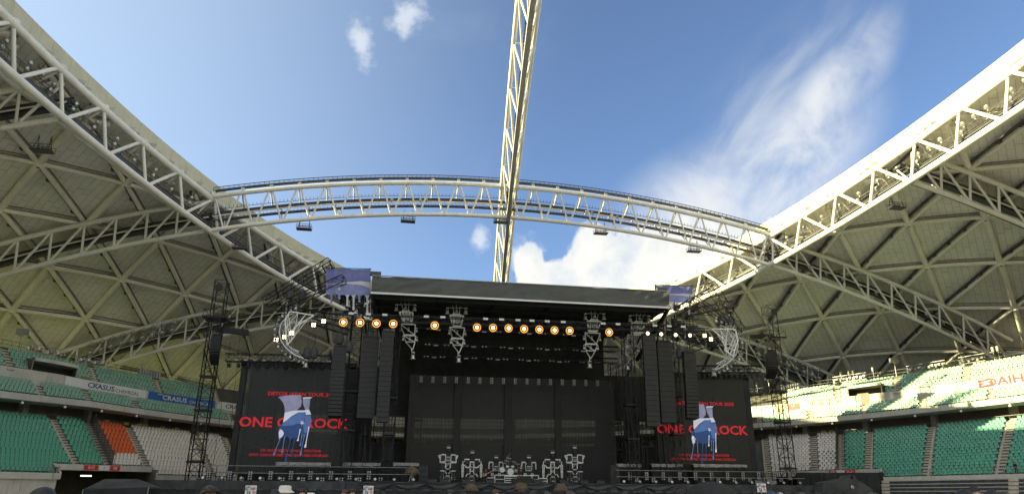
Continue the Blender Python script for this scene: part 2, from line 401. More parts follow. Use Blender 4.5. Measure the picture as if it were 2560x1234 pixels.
for ci in list(range(-16, 0))+list(range(1, 17)):
    s = 1 if ci > 0 else -1
    for m in range(-6, 6):
        odd = abs(ci) % 2 == 1
        a, b = (ci, m), (ci, m+1); addedge(a, b, 'long')
        for dc in (-1, 1):
            cj = ci+dc
            if cj == 0: cj = ci+2*dc
            if (cj, 0) not in nodes: continue
            mm = m+1 if odd else m
            c = (cj, mm)                      # neighbour between a and b
            if c in nodes:
                tris.append((a, b, c))
                up = nodes[c]; 
                outward = abs(cj) > abs(ci)
                addedge(a, c, 'main' if outward else 'cross'); addedge(b, c, 'cross' if outward else 'main')
BU, BV = 2.1, 1.05; c45 = math.cos(PI/4)
nb_ = 0
for (a, b, c) in tris:
    T = [nodes[a], nodes[b], nodes[c]]
    if abs(T[0][0]-T[2][0]) > 40: continue
    P = clip_open(list(T)) if any(inE(q[0], q[1], 1.0) for q in T) else list(T)
    if len(P) < 3: continue
    cx = sum(p[0] for p in P)/len(P); cy = sum(p[1] for p in P)/len(P)
    if math.hypot(cx, cy-SY) > RMAX or cy < 25 or inE(cx, cy, 0.5): continue
    area = abs(sum(P[i][0]*P[(i+1) % len(P)][1]-P[(i+1) % len(P)][0]*P[i][1] for i in range(len(P))))/2
    if area < 2: continue
    mb = MB(); sg = 1 if cx > 0 else -1
    uvp = [((p[0]*sg*c45+p[1]*c45), (-p[0]*sg*c45+p[1]*c45)) for p in P]
    u0, u1 = min(p[0] for p in uvp), max(p[0] for p in uvp); v0, v1 = min(p[1] for p in uvp), max(p[1] for p in uvp)
    j = math.floor(v0/BV)
    while j*BV < v1:
        sh = (j % 2)*BU/2; i = math.floor((u0-sh)/BU)
        while i*BU+sh < u1:
            g_ = 0.02; r = [(i*BU+sh+g_, j*BV+g_), ((i+1)*BU+sh-g_, j*BV+g_), ((i+1)*BU+sh-g_, (j+1)*BV-g_), (i*BU+sh+g_, (j+1)*BV-g_)]
            r = [((u*c45-v*c45)*sg, (u*c45+v*c45)) for u, v in r]
            q = clip_tri(r, T)
            if len(q) >= 3:
                qx = sum(w[0] for w in q)/len(q); qy = sum(w[1] for w in q)/len(q)
                if not inE(qx, qy, 0.45):
                    jit = random.uniform(-0.02, 0.02)
                    mb.poly([S(w[0], w[1], LD+0.75+jit) for w in q])
            i += 1
        j += 1
    if mb.f:
        mb.build('ceiling_panel', 'board', roof); nb_ += 1
for (a, b), kind in edges.items():
    p, q = nodes[a], nodes[b]
    if abs(p[0]-q[0]) > 30: continue
    io, jo = ok(p), ok(q)
    if not io and not jo: continue
    if io != jo:                           # cut the member at the opening
        t0, t1 = (p, q) if io else (q, p); lo, hi = 0.0, 1.0
        for _ in range(18):
            mid = (lo+hi)/2; x, y = t0[0]+(t1[0]-t0[0])*mid, t0[1]+(t1[1]-t0[1])*mid
            if ok((x, y)): lo = mid
            else: hi = mid
        p, q = t0, (t0[0]+(t1[0]-t0[0])*lo, t0[1]+(t1[1]-t0[1])*lo)
        if math.hypot(p[0]-q[0], p[1]-q[1]) < 1.5: continue
    mb = MB(); r = 0.52 if kind == 'main' else 0.37
    A_, B_ = S(*p, LD), S(*q, LD); mb.tube([A_, B_], r, 8, False); mb.build('lattice_beam', 'cream', roof, True)
    if kind != 'main':
        mb = MB(); d = (B_-A_); sd = d.cross(Vector((0, 0, 1))).normalized()
        if sd.y < 0: sd = -sd
        o = sd*0.62+Vector((0, 0, 0.42)); mb.beam(A_+d*0.06+o, A_+d*0.94+o, 0.42, 0.3)
        for f_ in (0.28, 0.55, 0.8):
            if random.random() < 0.6: mb.box(A_+d*f_+o+Vector((0, 0, -0.2)), (0.7, 0.7, 0.3))
        mb.build('cable_duct', 'darkm', roof)
for k, p in nodes.items():
    if ok(p):
        mb = MB(); c = S(*p, LD-0.1); mb.lathe(c-Vector((0, 0, 0.55)), (0, 0, 1), [(0, 0.35), (0.05, 0.5), (0.9, 0.62)], 10); mb.build('node_joint', 'cream', roof)
        mb = MB(); mb.lathe(c-Vector((0, 0, 0.60)), (0, 0, 1), [(0, 0.2), (0.04, 0.22)], 8); mb.build('node_bolt', 'darkm', roof)
# deck above the boards and the outer roof sheet
for nm, d0, mt, lo in (('roof_deck', LD+0.95, 'deck', 1.2), ('roof_covering', 7.85, 'rooftop', 1.6)):
    mb = MB(); NTH, NR = 150, 10
    t0, t1 = -0.42, PI+0.42
    def fn(u, v):
        t = t0+(t1-t0)*u; xi, yi = (EA+lo)*math.cos(t), (EB+lo)*math.sin(t)
        rr = math.hypot(xi, yi); ro = max(RMAX+2, rr+6); f = 1+(ro/rr-1)*v
        return S(xi*f+SHX(SY+yi*f), SY+yi*f, d0 if v < 0.999 else d0-0.5)
    mb.grid(fn, NTH, NR); mb.build(nm, mt, roof, True)
# fascia round the opening, one sheet after another
ft = arc_params(-0.42, PI+0.42, 3.6)
for i in range(len(ft)-1):
    a, b = ft[i], ft[i+1]; e = (b-a)*0.006; a += e; b -= e; mb = MB()
    prof = [(0.95, 5.65), (0.75, 5.8), (0.75, 6.0), (0.95, 6.15), (1.05, 8.9), (1.6, 8.95), (2.2, 8.1)]
    for (k0, d0), (k1, d1) in zip(prof[:-1], prof[1:]): mb.add([OP(a, k0, d0), OP(b, k0, d0), OP(b, k1, d1), OP(a, k1, d1)], [(0, 1, 2, 3)])
    mb.build('fascia_panel', 'fascia', roof)
mb = MB(); mb.tube([OP(t, 0.72, 5.92) for t in ft], 0.07, 4, False); mb.build('fascia_seam', 'darkm', roof)

# ------------------------------------------------------------------ rim truss round the opening
ARCH_Y = 115.7
tc = math.asin((ARCH_Y-SY)/EB)             # where the cross arch meets the rim
ring = thing('rim_truss', 'white tubular truss lining the oval edge of the roof opening', 'truss', (0, 60, 0))
TD = 5.1
tt = [(-0.42+(PI+0.84)*i/220) for i in range(221)]
for k, d, r, nm in ((0.0, 0.0, 0.50, 'lower_chord'), (-0.1, TD-0.1, 0.52, 'upper_chord'), (4.6, 3.8, 0.34, 'outer_chord')):
    mb = MB(); mb.tube([OP(t, k, d) for t in tt], r, 12, False); mb.build(nm, 'white', ring, True)
def side_nodes(sgn):
    # node angles going both ways from the cross arch corner on one side
    base = tc if sgn > 0 else PI-tc
    away = arc_params(base, base-sgn*(tc+0.42), 8.5); back = arc_params(base, PI/2, 8.35)
    return away, back
for sgn in (1, -1):
    away_, back_ = side_nodes(sgn)
    for L in (away_, back_):
        for i in range(len(L)-1):
            a, b = L[i], L[i+1]
            if L is not back_: a, b = b, a            # posts lean towards the far end of the stadium on both stretches
            am = a+(b-a)*0.25
            mb = MB(); mb.tube([OP(a, -0.1, TD-0.1), OP(am, 0, 0)], 0.24, 8, False); mb.build('post', 'white', ring, True)
            mb = MB(); mb.tube([OP(am+(b-a)*0.05, 0, 0), OP(b-(b-a)*0.05, -0.1, TD-0.1)], 0.27, 8, False); mb.build('diagonal', 'white', ring, True)
            mb = MB(); mb.tube([OP(am, 0, 0), OP(a, 4.6, 3.8)], 0.17, 6, False); mb.build('brace', 'white', ring, True)
            mb = MB(); mb.tube([OP(a, -0.1, TD-0.1), OP(a, 4.6, 3.8)], 0.22, 6, False); mb.build('strut', 'white', ring, True)
            mb = MB(); mb.lathe(OP(a, -0.1, TD-0.1-0.2), (0, 0, 1), [(0, 0.5), (0.75, 0.62), (0.85, 0.4)], 10); mb.build('node_cap', 'white', ring)
for k, d, w, h in ((1.7, 2.4, 1.1, 0.12), (2.6, 3.3, 0.5, 0.25), (1.0, 1.7, 0.35, 0.3)):
    mb = MB(); P = [OP(t, k, d) for t in tt]
    for i in range(len(P)-1): mb.beam(P[i], P[i+1], w, h)
    mb.build('catwalk' if w > 1 else 'cable_tray', 'darkm', ring)
for k, d in ((1.15, 3.4), (1.15, 2.9), (2.25, 3.4)):
    mb = MB(); mb.tube([OP(t, k, d) for t in tt], 0.05, 4, False); mb.build('handrail', 'darkm', ring)
mb = MB()
for t in arc_params(-0.42, PI+0.42, 1.9):
    mb.tube([OP(t, 1.15, 2.4), OP(t, 1.15, 3.4)], 0.035, 4, False); mb.tube([OP(t, 2.25, 2.4), OP(t, 2.25, 3.4)], 0.035, 4, False)
tag(mb.build('railing_posts', 'darkm', ring), kind='stuff')
mb = MB(); mb.tube([OP(t, 2.2, 4.3) for t in tt], 0.1, 5, False); mb.tube([OP(t, 1.4, 1.1) for t in tt], 0.08, 5, False); mb.build('conduit', 'greym', ring)

# ------------------------------------------------------------------ floodlights on the rim
def floodlight_proto():
    root = thing('floodlight', 'proto', 'floodlight', (0, 0, 0))
    mb = MB(); mb.lathe((0, 0.12, 0.55), (0, -1, -0.25), [(-0.42, 0.10), (-0.36, 0.16), (-0.14, 0.22), (0.0, 0.40), (0.10, 0.44), (0.12, 0.44)], 14); mb.build('housing', 'greym', root, False)
    mb = MB(); mb.lathe((0, 0.0, 0.52), (0, -1, -0.25), [(0, 0.40), (0.05, 0.36), (0.075, 0.2), (0.08, 0.02)], 14); mb.build('lens', 'glass', root, True)
    mb = MB()
    for s in (-1, 1): mb.beam((s*0.46, 0.12, 0.55), (s*0.46, 0.12, 0.08), 0.05, 0.05)
    mb.beam((-0.48, 0.12, 0.06), (0.48, 0.12, 0.06), 0.05, 0.05); mb.beam((0, 0.12, -0.35), (0, 0.12, 0.06), 0.06, 0.06); mb.build('yoke', 'darkm', root)
    mb = MB(); mb.box((0.0, 0.42, -0.1), (0.3, 0.22, 0.35)); mb.build('ballast_box', 'greym', root)
    return root
FL = floodlight_proto(); FL_used = [False]
def put_flood(p, yaw, label, group, s=1.0):
    if not FL_used[0]: o = FL; FL_used[0] = True; o.location = p
    else: o = clone(FL, p)
    o.rotation_euler = (0, 0, yaw); o.scale = (s, s, s); tag(o, label, 'floodlight', group); return o
def inward_yaw(p, tgt=(0, 60)):            # the lamp looks along its local -Y
    d = Vector((tgt[0]-p.x, tgt[1]-p.y)); return math.atan2(d.x, -d.y)
for sgn, side in ((-1, 'left'), (1, 'right')):
    base = tc if sgn > 0 else PI-tc
    L = arc_params(base, base-sgn*0.95, 2.08); cnt = 0
    for i, t in enumerate(L):
        if i % 4 == 3 or i == 0: continue
        cnt += 1
        for lv, (k, d) in enumerate(((0.9, 3.55), (0.8, 2.45))):
            if lv and i % 4 == 1: continue
            p = OP(t+0.004*lv, k, d); pr = proj(p)
            if pr is None or not (-60 < pr[0] < 2620): continue
            put_flood(p, inward_yaw(p), f'round floodlight, {"upper" if lv == 0 else "lower"} row, {nth(cnt)} along the {side} rim truss from the cross arch', f'floodlights on the {side} rim truss', 0.68)

# ------------------------------------------------------------------ cross arches
def gondola(p, label, yaw=0.0):
    th = thing('service_gondola', label, 'gondola', p, 'service gondolas under the roof trusses'); mb = MB()
    x, y, z = p
    for dy in (-0.5, -0.17, 0.17, 0.5): mb.beam((x-1.25, y+dy, z), (x+1.25, y+dy, z), 0.12, 0.16)
    mb.beam((x-1.25, y, z-0.1), (x+1.25, y, z-0.1), 1.2, 0.06); mb.build('floor_frame', 'darkm', th)
    for sy in (-0.6, 0.6):
        mb = MB()
        for h in (0.35, 0.7): mb.tube([(x-1.25, y+sy, z+h), (x+1.25, y+sy, z+h)], 0.045, 4)
        for i in range(6): mb.tube([(x-1.25+0.5*i, y+sy, z), (x-1.25+0.5*i, y+sy, z+0.7)], 0.035, 4, False)
        mb.build('side_rail', 'darkm', th)
    for sx in (-0.9, 0.9):
        mb = MB(); mb.tube([(x+sx, y-0.5, z), (x+sx*0.8, y, z+2.2)], 0.05, 4); mb.tube([(x+sx, y+0.5, z), (x+sx*0.8, y, z+2.2)], 0.05, 4); mb.build('hanger', 'darkm', th)
    return th
def arch(Y, xs, label, span_open, nm='cross_arch'):
    """tubular arch truss in the plane Y, from X = xs[0] to xs[1]"""
    th = thing(nm, label, 'arch', (0, Y, 0))
    x0, x1 = xs; UD = TD if span_open else 4.2; RD = 4.2 if span_open else 3.4; N = max(8, int(abs(x1-x0)/1.1)); X = [x0+(x1-x0)*i/N for i in range(N+1)]
    rc = 0.37
    for dy, d, r, n_ in ((0, 0, rc, 'lower_chord'), (-1.1, UD, rc+0.03, 'upper_chord'), (2.6, RD, 0.24, 'rear_chord')):
        mb = MB(); mb.tube([S(x, Y+dy, d) for x in X], r, 10, False); mb.build(n_, 'white', th, True)
    pitch = 4.55; n = max(2, round(abs(x1-x0)/pitch)); h = (x1-x0)/n
    for i in range(n):
        a, b = x0+h*i, x0+h*(i+1); mid = (a+b)/2
        if span_open:
            for p in ((a, 'u'), (b, 'u')):
                mb = MB(); mb.tube([S(p[0]+(0.28*h/abs(h) if p[0] == a else -0.28*h/abs(h)), Y-1.1, TD), S(mid+(-0.16 if p[0] < mid else 0.16), Y, 0)], 0.16, 6, False); mb.build('brace', 'white', th, True)
            mb = MB(); mb.tube([S(a, Y-1.1, TD), S(a, Y+2.6, RD)], 0.15, 6, False); mb.build('strut', 'white', th, True)
            mb = MB(); mb.tube([S(mid, Y, 0), S(a+0.3*h, Y+2.6, RD)], 0.13, 6, False); mb.build('rear_brace', 'white', th, True)
            mb = MB(); mb.box(S(a, Y-1.1, TD+0.62), (0.5, 0.5, 0.75)); mb.build('rail_post', 'white', th)
        else:
            mb = MB(); mb.tube([S(a, Y-1.1, UD), S(a, Y, 0)], 0.21, 6, False); mb.build('post', 'white', th, True)
            e = b if abs(b) > abs(a) else a; s_ = a if e == b else b
            mb = MB(); mb.tube([S(s_, Y-1.1, UD), S(e, Y, 0)], 0.21, 6, False); mb.build('diagonal', 'white', th, True)
            mb = MB(); mb.tube([S(a, Y, 0), S(a, Y+2.6, RD)], 0.14, 6, False); mb.build('rear_brace', 'white', th, True)
    # walkways inside the truss
    for dy, d, w, hh, nm2 in ((1.2, 2.3, 1.0, 0.12, 'catwalk'), (0.6, 3.0, 0.22, 0.22, 'cable_tray'), (1.9, 4.1 if span_open else 3.1, 0.6, 0.16, 'catwalk')):
        mb = MB(); P = [S(x, Y+dy, d) for x in X]
        for i in range(N): mb.beam(P[i], P[i+1], w, hh)
        mb.build(nm2, 'darkm', th)
    mb = MB(); mb.tube([S(x, Y+0.6, 2.75) for x in X], 0.14, 6, False); mb.build('walkway_pipe', 'cream', th, True)
    for d in ((3.3, 1.9, 3.8) if span_open else (3.2, 1.9, 2.9)):
        mb = MB(); mb.tube([S(x, Y+0.5, d) for x in X], 0.05, 4, False); mb.build('handrail', 'darkm', th)
    mb = MB(); xx = x0
    while xx < x1:
        mb.beam(S(xx, Y+0.5, 1.9), S(xx, Y+0.5, 2.35), 0.06, 0.06); (mb.beam(S(xx, Y+0.5, 3.8), S(xx, Y+0.5, 4.25), 0.06, 0.06) if span_open else None); xx += 0.62
    tag(mb.build('railing_posts', 'darkm', th), kind='stuff')
    if not span_open:
        mb = MB(); P = [S(x, Y+2.6, 3.9) for x in X]
        for i in range(N): mb.beam(P[i], P[i+1], 1.6, 0.5)
        mb.build('service_deck', 'darkm', th)
        for d_ in (1.5, 3.2, 4.4):
            mb = MB(); mb.tube([S(x, Y+2.2, d_) for x in X], 0.13, 5, False); mb.build('conduit', 'darkm', th)
    if span_open:
        mb = MB(); P = [S(x, Y-1.1, TD+1.0) for x in X]
        for i in range(N): mb.beam(P[i]+Vector((0, 0.25, 0)), P[i+1]+Vector((0, 0.25, 0)), 0.9, 0.1)
        mb.build('roof_track', 'darkm', th)
        for d in (TD+0.75, TD+1.25):
            mb = MB(); mb.tube([S(x, Y-1.5, d) for x in X], 0.07, 4, False); mb.build('track_rail', 'darkm', th)
        mb = MB(); xx = x0
        while xx < x1: mb.beam(S(xx, Y-1.5, TD+0.75), S(xx, Y-1.5, TD+1.25), 0.06, 0.06); xx += 0.8
        tag(mb.build('track_ties', 'darkm', th), kind='stuff')
        mb = MB(); mb.tube([S(x, Y-0.2, TD+1.9) for x in X], 0.03, 4, False)
        xx = x0
        while xx < x1: mb.tube([S(xx, Y-0.2, TD+1.0), S(xx, Y-0.2, TD+1.9)], 0.02, 4, False); xx += 2.2
        tag(mb.build('safety_line', 'greym', th), kind='stuff')
    return th
XR = EA*math.cos(tc)
arch(ARCH_Y, (-XR, XR), 'white arch truss spanning the open sky above the stage roof', True)
arch(ARCH_Y, (-96, -XR-0.6), 'lower left leg of the cross arch running down under the grey ceiling', False, 'arch_leg')
arch(ARCH_Y, (XR+0.6, 98), 'lower right leg of the cross arch running down under the cream ceiling', False, 'arch_leg')
X2 = EA*math.sqrt(1-((146.0-SY)/EB)**2)
arch(146.0, (-88, -X2-0.5+SHX(146)), 'white truss leg behind the left screen reaching down to the upper seats', False, 'arch_leg')
arch(146.0, (X2+0.5+SHX(146), 88), 'white truss leg behind the right screen reaching down to the upper seats', False, 'arch_leg')
X0_ = EA*math.sqrt(1-((85.5-SY)/EB)**2)
arch(85.5, (X0_+0.5+SHX(85.5), 104), 'white truss leg under the ceiling at the right edge of the view', False, 'arch_leg')
arch(85.5, (-104, -X0_-0.5+SHX(85.5)), 'white truss leg under the ceiling at the left edge of the view', False, 'arch_leg')
for px, py, ds in ((760, 566, 'leftmost, under the left haunch of the cross arch'), (1020, 547, 'left of the keel'), (1252, 549, 'right beside the keel'), (1502, 577, 'halfway between keel and right haunch'), (1735, 622, 'rightmost, under the right haunch of the cross arch')):
    p = at(px, py+6, ARCH_Y+0.6); gondola(p, 'dark service gondola '+ds)
for px, py, Y, ds in ((125, 292, 88, 'on the left rim truss near the picture edge'), (600, 612, 118, 'on the left rim truss below the arch corner'), (2235, 478, 89, 'under the right rim truss')):
    p = at(px, py+8, Y+2); p.z = min(p.z, SZ(p.x, p.y, -0.8)); gondola(p, 'dark service gondola '+ds)
# lamps between the chords of the far legs
for sgn, side in ((-1, 'left'), (1, 'right')):
    for row in range(2):
        for i in range(9):
            x = sgn*(62+i*1.75); p = S(x, 144.6, 1.6+1.5*row)
            put_flood(p, inward_yaw(p, (0, 40)), f'round floodlight in the far {side} truss leg, {"lower" if row == 0 else "upper"} row, {nth(i+1)} from the stage', f'floodlights in the far {side} truss leg', 1.15)
for i, (px, py) in enumerate(((1000, 502), (980, 503), (1052, 503), (1066, 503), (1467, 531), (1480, 534), (1530, 541), (1543, 544))):
    p = at(px, py, ARCH_Y+0.4); put_flood(p, inward_yaw(p, (-10, 20)), f'small spotlight on the cross arch walkway, {nth(i+1)} counting from the left', 'spotlights on the cross arch walkway', 0.6)
for i in range(10):
    x = 58+i*3.3; p = S(x, ARCH_Y-0.6, 1.2)
    put_flood(p, inward_yaw(p, (0, 60)), f'small lit-looking lamp on the right arch leg, {nth(i+1)} down from the rim corner', 'lamps on the right arch leg', 0.7)

# ------------------------------------------------------------------ keel arch running away overhead
keel = thing('keel_arch', 'long white triangular truss running overhead along the middle of the opening', 'arch', (0, 100, 0))
def KX(y): return 0.2+0.108*(y-115.7)
def KP(y, side, d): return S(KX(y)+side, y, d)
YK = [20+(156.5-20)*i/90 for i in range(91)]
mb = MB(); P = [KP(y, 0, 0) for y in YK]
for i in range(90): mb.beam(P[i], P[i+1]+(P[i+1]-P[i])*0.02, 0.66, 0.7)
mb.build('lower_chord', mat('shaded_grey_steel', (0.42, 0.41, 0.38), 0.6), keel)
for s_ in (-1, 1):
    mb = MB(); mb.tube([KP(y, s_*1.38, 5.0) for y in YK], 0.34, 10, False); mb.build('upper_chord', 'white', keel, True)
    y = 156.0; i = 0
    while y > 24:
        h = 9.5
        mb = MB(); mb.tube([KP(y, s_*1.38, 5.0), KP(y, 0, 0)], 0.16, 6, False); mb.build('post', 'white', keel, True)
        mb = MB(); mb.tube([KP(y-h, s_*1.38, 5.0), KP(y, 0, 0)], 0.16, 6, False); mb.build('diagonal', 'white', keel, True)
        if s_ == 1:
            mb = MB(); mb.tube([KP(y, -1.38, 5.0), KP(y, 1.38, 5.0)], 0.13, 6, False); mb.build('strut', 'white', keel, True)
        y -= h
mb = MB(); P = [KP(y, -0.25, 3.1) for y in YK]
for i in range(90): mb.beam(P[i], P[i+1], 0.12, 0.12)
P2 = [KP(y, 0.45, 3.1) for y in YK]
for i in range(90): mb.beam(P2[i], P2[i+1], 0.12, 0.12)
for j in range(190):
    y = 20+136*j/190; mb.beam(KP(y, -0.25, 3.1), KP(y, 0.45, 3.1), 0.12, 0.06)
tag(mb.build('cable_ladder', 'darkm', keel), kind='stuff')
p = KP(ARCH_Y-1.5, -0.3, 3.2); mb = MB(); mb.box(p, (0.9, 0.6, 1.0)); mb.build('junction_box', 'black', keel)

# ------------------------------------------------------------------ grandstands: concentric ovals
GA, GB = 62.0, 100.0
def G(t, k, z):                            # ovals at equal distance k outside the first; aisles fan out from a point on the axis
    nx, ny = math.cos(t)/GA, math.sin(t)/GB; l = math.hypot(nx, ny); nx /= l; ny /= l
    x, y = GA*math.cos(t), SY+GB*math.sin(t); w = min(1.0, max(-1.0, x/35.0))
    dx, dy = x-4.0, y-(28.5+13.5*w); l = math.hypot(dx, dy); dx /= l; dy /= l; f = k/max(0.5, dx*nx+dy*ny)
    x += dx*f; y += dy*f
    # the terraces climb gently from the left flank to the right one
    off = 0.5*max(w, 0.0)*min(1.0, z/8.0)+min(w, 0.0)*(0.3+0.045*max(0.0, 120.0-y))*min(1.0, z/14.0)
    return Vector((x, y, z+(off if z > 0.3 else 0.0)))
def theta(px, py, k):                      # bearing of a photo pixel, as an angle on oval k
    v = ray(px, py); az = math.atan2(v.y, v.x); lo, hi = -0.6, PI+0.6
    for _ in range(40):
        t = (lo+hi)/2; p = G(t, k, 0); a = math.atan2(p.y-CAM.y, p.x-CAM.x)
        if a < az: lo = t
        else: hi = t
    return t
def strip(mb, ths, prof):                  # sweep the (k, z) profile along the angles
    b = len(mb.v); n = len(prof)
    for t in ths:
        for k, z in prof: mb.v.append(G(t, k, z))
    for i in range(len(ths)-1):
        for j in range(n-1): q = b+i*n+j; mb.f.append((q, q+n, q+n+1, q+1))
def lin(a, b, step=0.02):
    n = max(2, int(abs(b-a)/step)); return [a+(b-a)*i/n for i in range(n+1)]
TLO, THI = -0.30, PI+0.30
ZL0, RL, DL, NL = 4.15, 0.42, 0.82, 20     # lower tier: first tread, rise, depth, rows
KU, ZU = 13.6, 15.3                        # upper tier front
RU1, RU2, DU = 0.45, 0.52, 0.82
def lk(i): return 0.55+DL*i
def lz(i): return ZL0+RL*i
def uk(i): return KU+0.6+DU*i
def uz(i): return ZU+RU1*i
NU = 5
KW = uk(NU)+0.1; ZW0 = uz(NU-1)+0.2; ZW1 = ZW0+2.15
def vk(i): return KW+0.35+DU*i
def vz(i): return ZW1-0.25+RU2*i
NV = 7
gl = sorted((theta(130, 1180, 2.0), theta(384, 1180, 2.0))); gr = sorted((theta(1935, 1180, 2.0), theta(2206, 1185, 1.0)))
GATES = (gl, gr); GR = 3                   # rows missing above a gate
def in_gate(t): return any(a < t < b for a, b in GATES)
segs = [(TLO, gr[0], False), (gr[0], gr[1], True), (gr[1], gl[0], False), (gl[0], gl[1], True), (gl[1], THI, False)]
low = thing('lower_grandstand', 'lower tier of the grandstand with green, white and orange seats round the stage', 'grandstand', (0, 60, 0))
for a, b, gate in segs:
    ths = lin(a, b); r0 = GR if gate else 0
    prof = [(lk(r0)-0.55, lz(r0))]
    for i in range(r0, NL):
        prof.append((lk(i)+DL-0.55, lz(i)))
        if i < NL-1: prof.append((lk(i)+DL-0.55, lz(i+1)))
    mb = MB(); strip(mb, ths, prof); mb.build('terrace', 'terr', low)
    k0 = lk(r0)-0.55; z0 = lz(r0)
    mb = MB(); strip(mb, ths, [(k0+0.1, z0-0.62), (k0-0.28, z0-0.62), (k0-0.28, z0+0.18), (k0-0.02, z0+0.18), (k0-0.02, z0-0.1)]); mb.build('front_fascia', 'concl', low)
    mb = MB(); strip(mb, ths, [(k0-0.15, z0+1.0), (k0-0.15, z0+1.05)]);
    mb = MB(); mb.tube([G(t, k0-0.15, z0+0.95) for t in ths], 0.03, 4, False)
    for t in arc_params(a, b, 1.6, GA+k0, GB+k0): mb.tube([G(t, k0-0.15, z0+0.1), G(t, k0-0.15, z0+0.95)], 0.022, 4, False)
    if not gate: mb.build('front_railing', 'greym', low)
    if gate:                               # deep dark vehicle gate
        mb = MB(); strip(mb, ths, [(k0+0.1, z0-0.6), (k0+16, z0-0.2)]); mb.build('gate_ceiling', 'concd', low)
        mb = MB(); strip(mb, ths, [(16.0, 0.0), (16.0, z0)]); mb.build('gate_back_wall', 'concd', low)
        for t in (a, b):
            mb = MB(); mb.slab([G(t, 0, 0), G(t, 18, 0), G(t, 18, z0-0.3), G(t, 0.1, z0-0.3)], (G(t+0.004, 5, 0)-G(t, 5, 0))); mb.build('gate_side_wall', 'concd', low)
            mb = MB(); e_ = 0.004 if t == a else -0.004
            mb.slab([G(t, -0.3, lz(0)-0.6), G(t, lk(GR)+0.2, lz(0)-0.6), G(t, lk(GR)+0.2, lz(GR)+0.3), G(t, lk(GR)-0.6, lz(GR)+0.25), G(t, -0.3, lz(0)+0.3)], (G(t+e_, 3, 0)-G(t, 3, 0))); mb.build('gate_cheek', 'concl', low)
    else:
        for ta, tb in zip(ths[:-1:3], ths[3::3]):
            mb = MB(); strip(mb, lin(ta, tb-0.0006), [(0.05, 0.0), (0.05, ZL0-0.6)]); mb.build('wall_panel', 'concl', low)
    # rim behind the last row
mb = MB(); kb, zb = lk(NL-1)+DL-0.55, lz(NL-1)
allt = lin(TLO, THI)
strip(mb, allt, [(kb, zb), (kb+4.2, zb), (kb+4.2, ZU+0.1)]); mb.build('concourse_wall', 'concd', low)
mb = MB(); mb.tube([G(t, kb+0.12, zb+1.0) for t in allt], 0.035, 4, False)
for t in arc_params(TLO, THI, 2.1, GA+kb, GB+kb): mb.tube([G(t, kb+0.12, zb), G(t, kb+0.12, zb+1.0)], 0.025, 4, False)
mb.build('rear_railing', 'greym', low)
for t in arc_params(TLO, THI, 12.5, GA+kb, GB+kb):
    mb = MB(); p = G(t, kb+2.6, (zb+ZU)/2); mb.beam(G(t, kb+2.6, zb-0.3), G(t, kb+2.6, ZU), 0.9, 1.1, (math.cos(t), math.sin(t), 0)); mb.build('column', 'conc', low)

upp = thing('upper_grandstand', 'upper tier of the grandstand with faded green seats under the roof', 'grandstand', (0, 60, 0))
prof = [(KU+0.05, ZU-0.0)]
for i in range(NU):
    prof += [(uk(i)+DU-0.55 if i < NU-1 else KW, uz(i))]
    if i < NU-1: prof += [(uk(i)+DU-0.55, uz(i+1))]
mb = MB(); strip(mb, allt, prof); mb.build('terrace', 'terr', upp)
VOM = [sorted((theta(80, 925, KW), theta(192, 935, KW))), sorted((theta(2122, 985, KW), theta(2205, 970, KW)))]
VR = 4                                     # rows missing above a doorway
cuts = [TLO]+sorted(VOM[0]+VOM[1])+[THI]
for n_, (a, b) in enumerate(zip(cuts[:-1], cuts[1:])):
    door = n_ % 2 == 1; r0 = VR if door else 0
    prof = [(KW+0.16, ZW1-0.25)] if not door else [(KW+0.16, ZW1-0.25), (vk(VR)-0.55, ZW1-0.25), (vk(VR)-0.55, vz(VR))]
    for i in range(r0, NV):
        prof += [(vk(i)+DU-0.55, vz(i))]
        if i < NV-1: prof += [(vk(i)+DU-0.55, vz(i+1))]
    prof += [(vk(NV)+0.6, vz(NV-1)), (vk(NV)+0.6, vz(NV-1)+0.9)]
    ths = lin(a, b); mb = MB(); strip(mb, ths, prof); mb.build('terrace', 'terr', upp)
    if door:
        mb = MB(); strip(mb, ths, [(KW-0.15, ZW1+1.45), (KW-0.15, ZW1+1.95), (vk(VR)-0.5, vz(VR)+0.02), (vk(VR)-0.5, ZW1+1.5), (KW-0.15, ZW1+1.45)]); mb.build('doorway_lintel', 'concl', upp)
        for t in (a, b):
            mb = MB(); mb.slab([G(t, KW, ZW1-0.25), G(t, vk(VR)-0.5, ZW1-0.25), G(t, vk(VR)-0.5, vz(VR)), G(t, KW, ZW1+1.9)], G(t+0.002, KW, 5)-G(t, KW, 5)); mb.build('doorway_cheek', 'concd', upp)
mb = MB(); strip(mb, allt, [(KW, ZW0-0.2), (KW, ZW1), (KW+0.16, ZW1), (KW+0.16, ZW1-0.4)]); mb.build('parapet_wall', 'concl', upp)
mb = MB(); strip(mb, allt, [(KU+0.3, ZU-0.85), (KU-0.12, ZU-0.75), (KU-0.16, ZU+0.12), (KU+0.05, ZU+0.12), (KU+0.05, ZU-0.02)]); mb.build('front_fascia', 'concl', upp)
mb = MB(); strip(mb, allt, [(KU+0.25, ZU-0.84), (KU+1.6, ZU-1.05), (KU+7, ZU-0.2)]); mb.build('soffit', 'conc', upp)
mb = MB(); KB = vk(NV)+0.45; ZB = vz(NV-1)+0.9
for h in (0.5, 1.1): mb.tube([G(t, KB, ZB+h) for t in allt], 0.04, 4, False)
for t in arc_params(TLO, THI, 1.9, GA+KB, GB+KB): mb.tube([G(t, KB, ZB), G(t, KB, ZB+1.1)], 0.03, 4, False)
mb.build('rear_railing', 'darkm', upp)
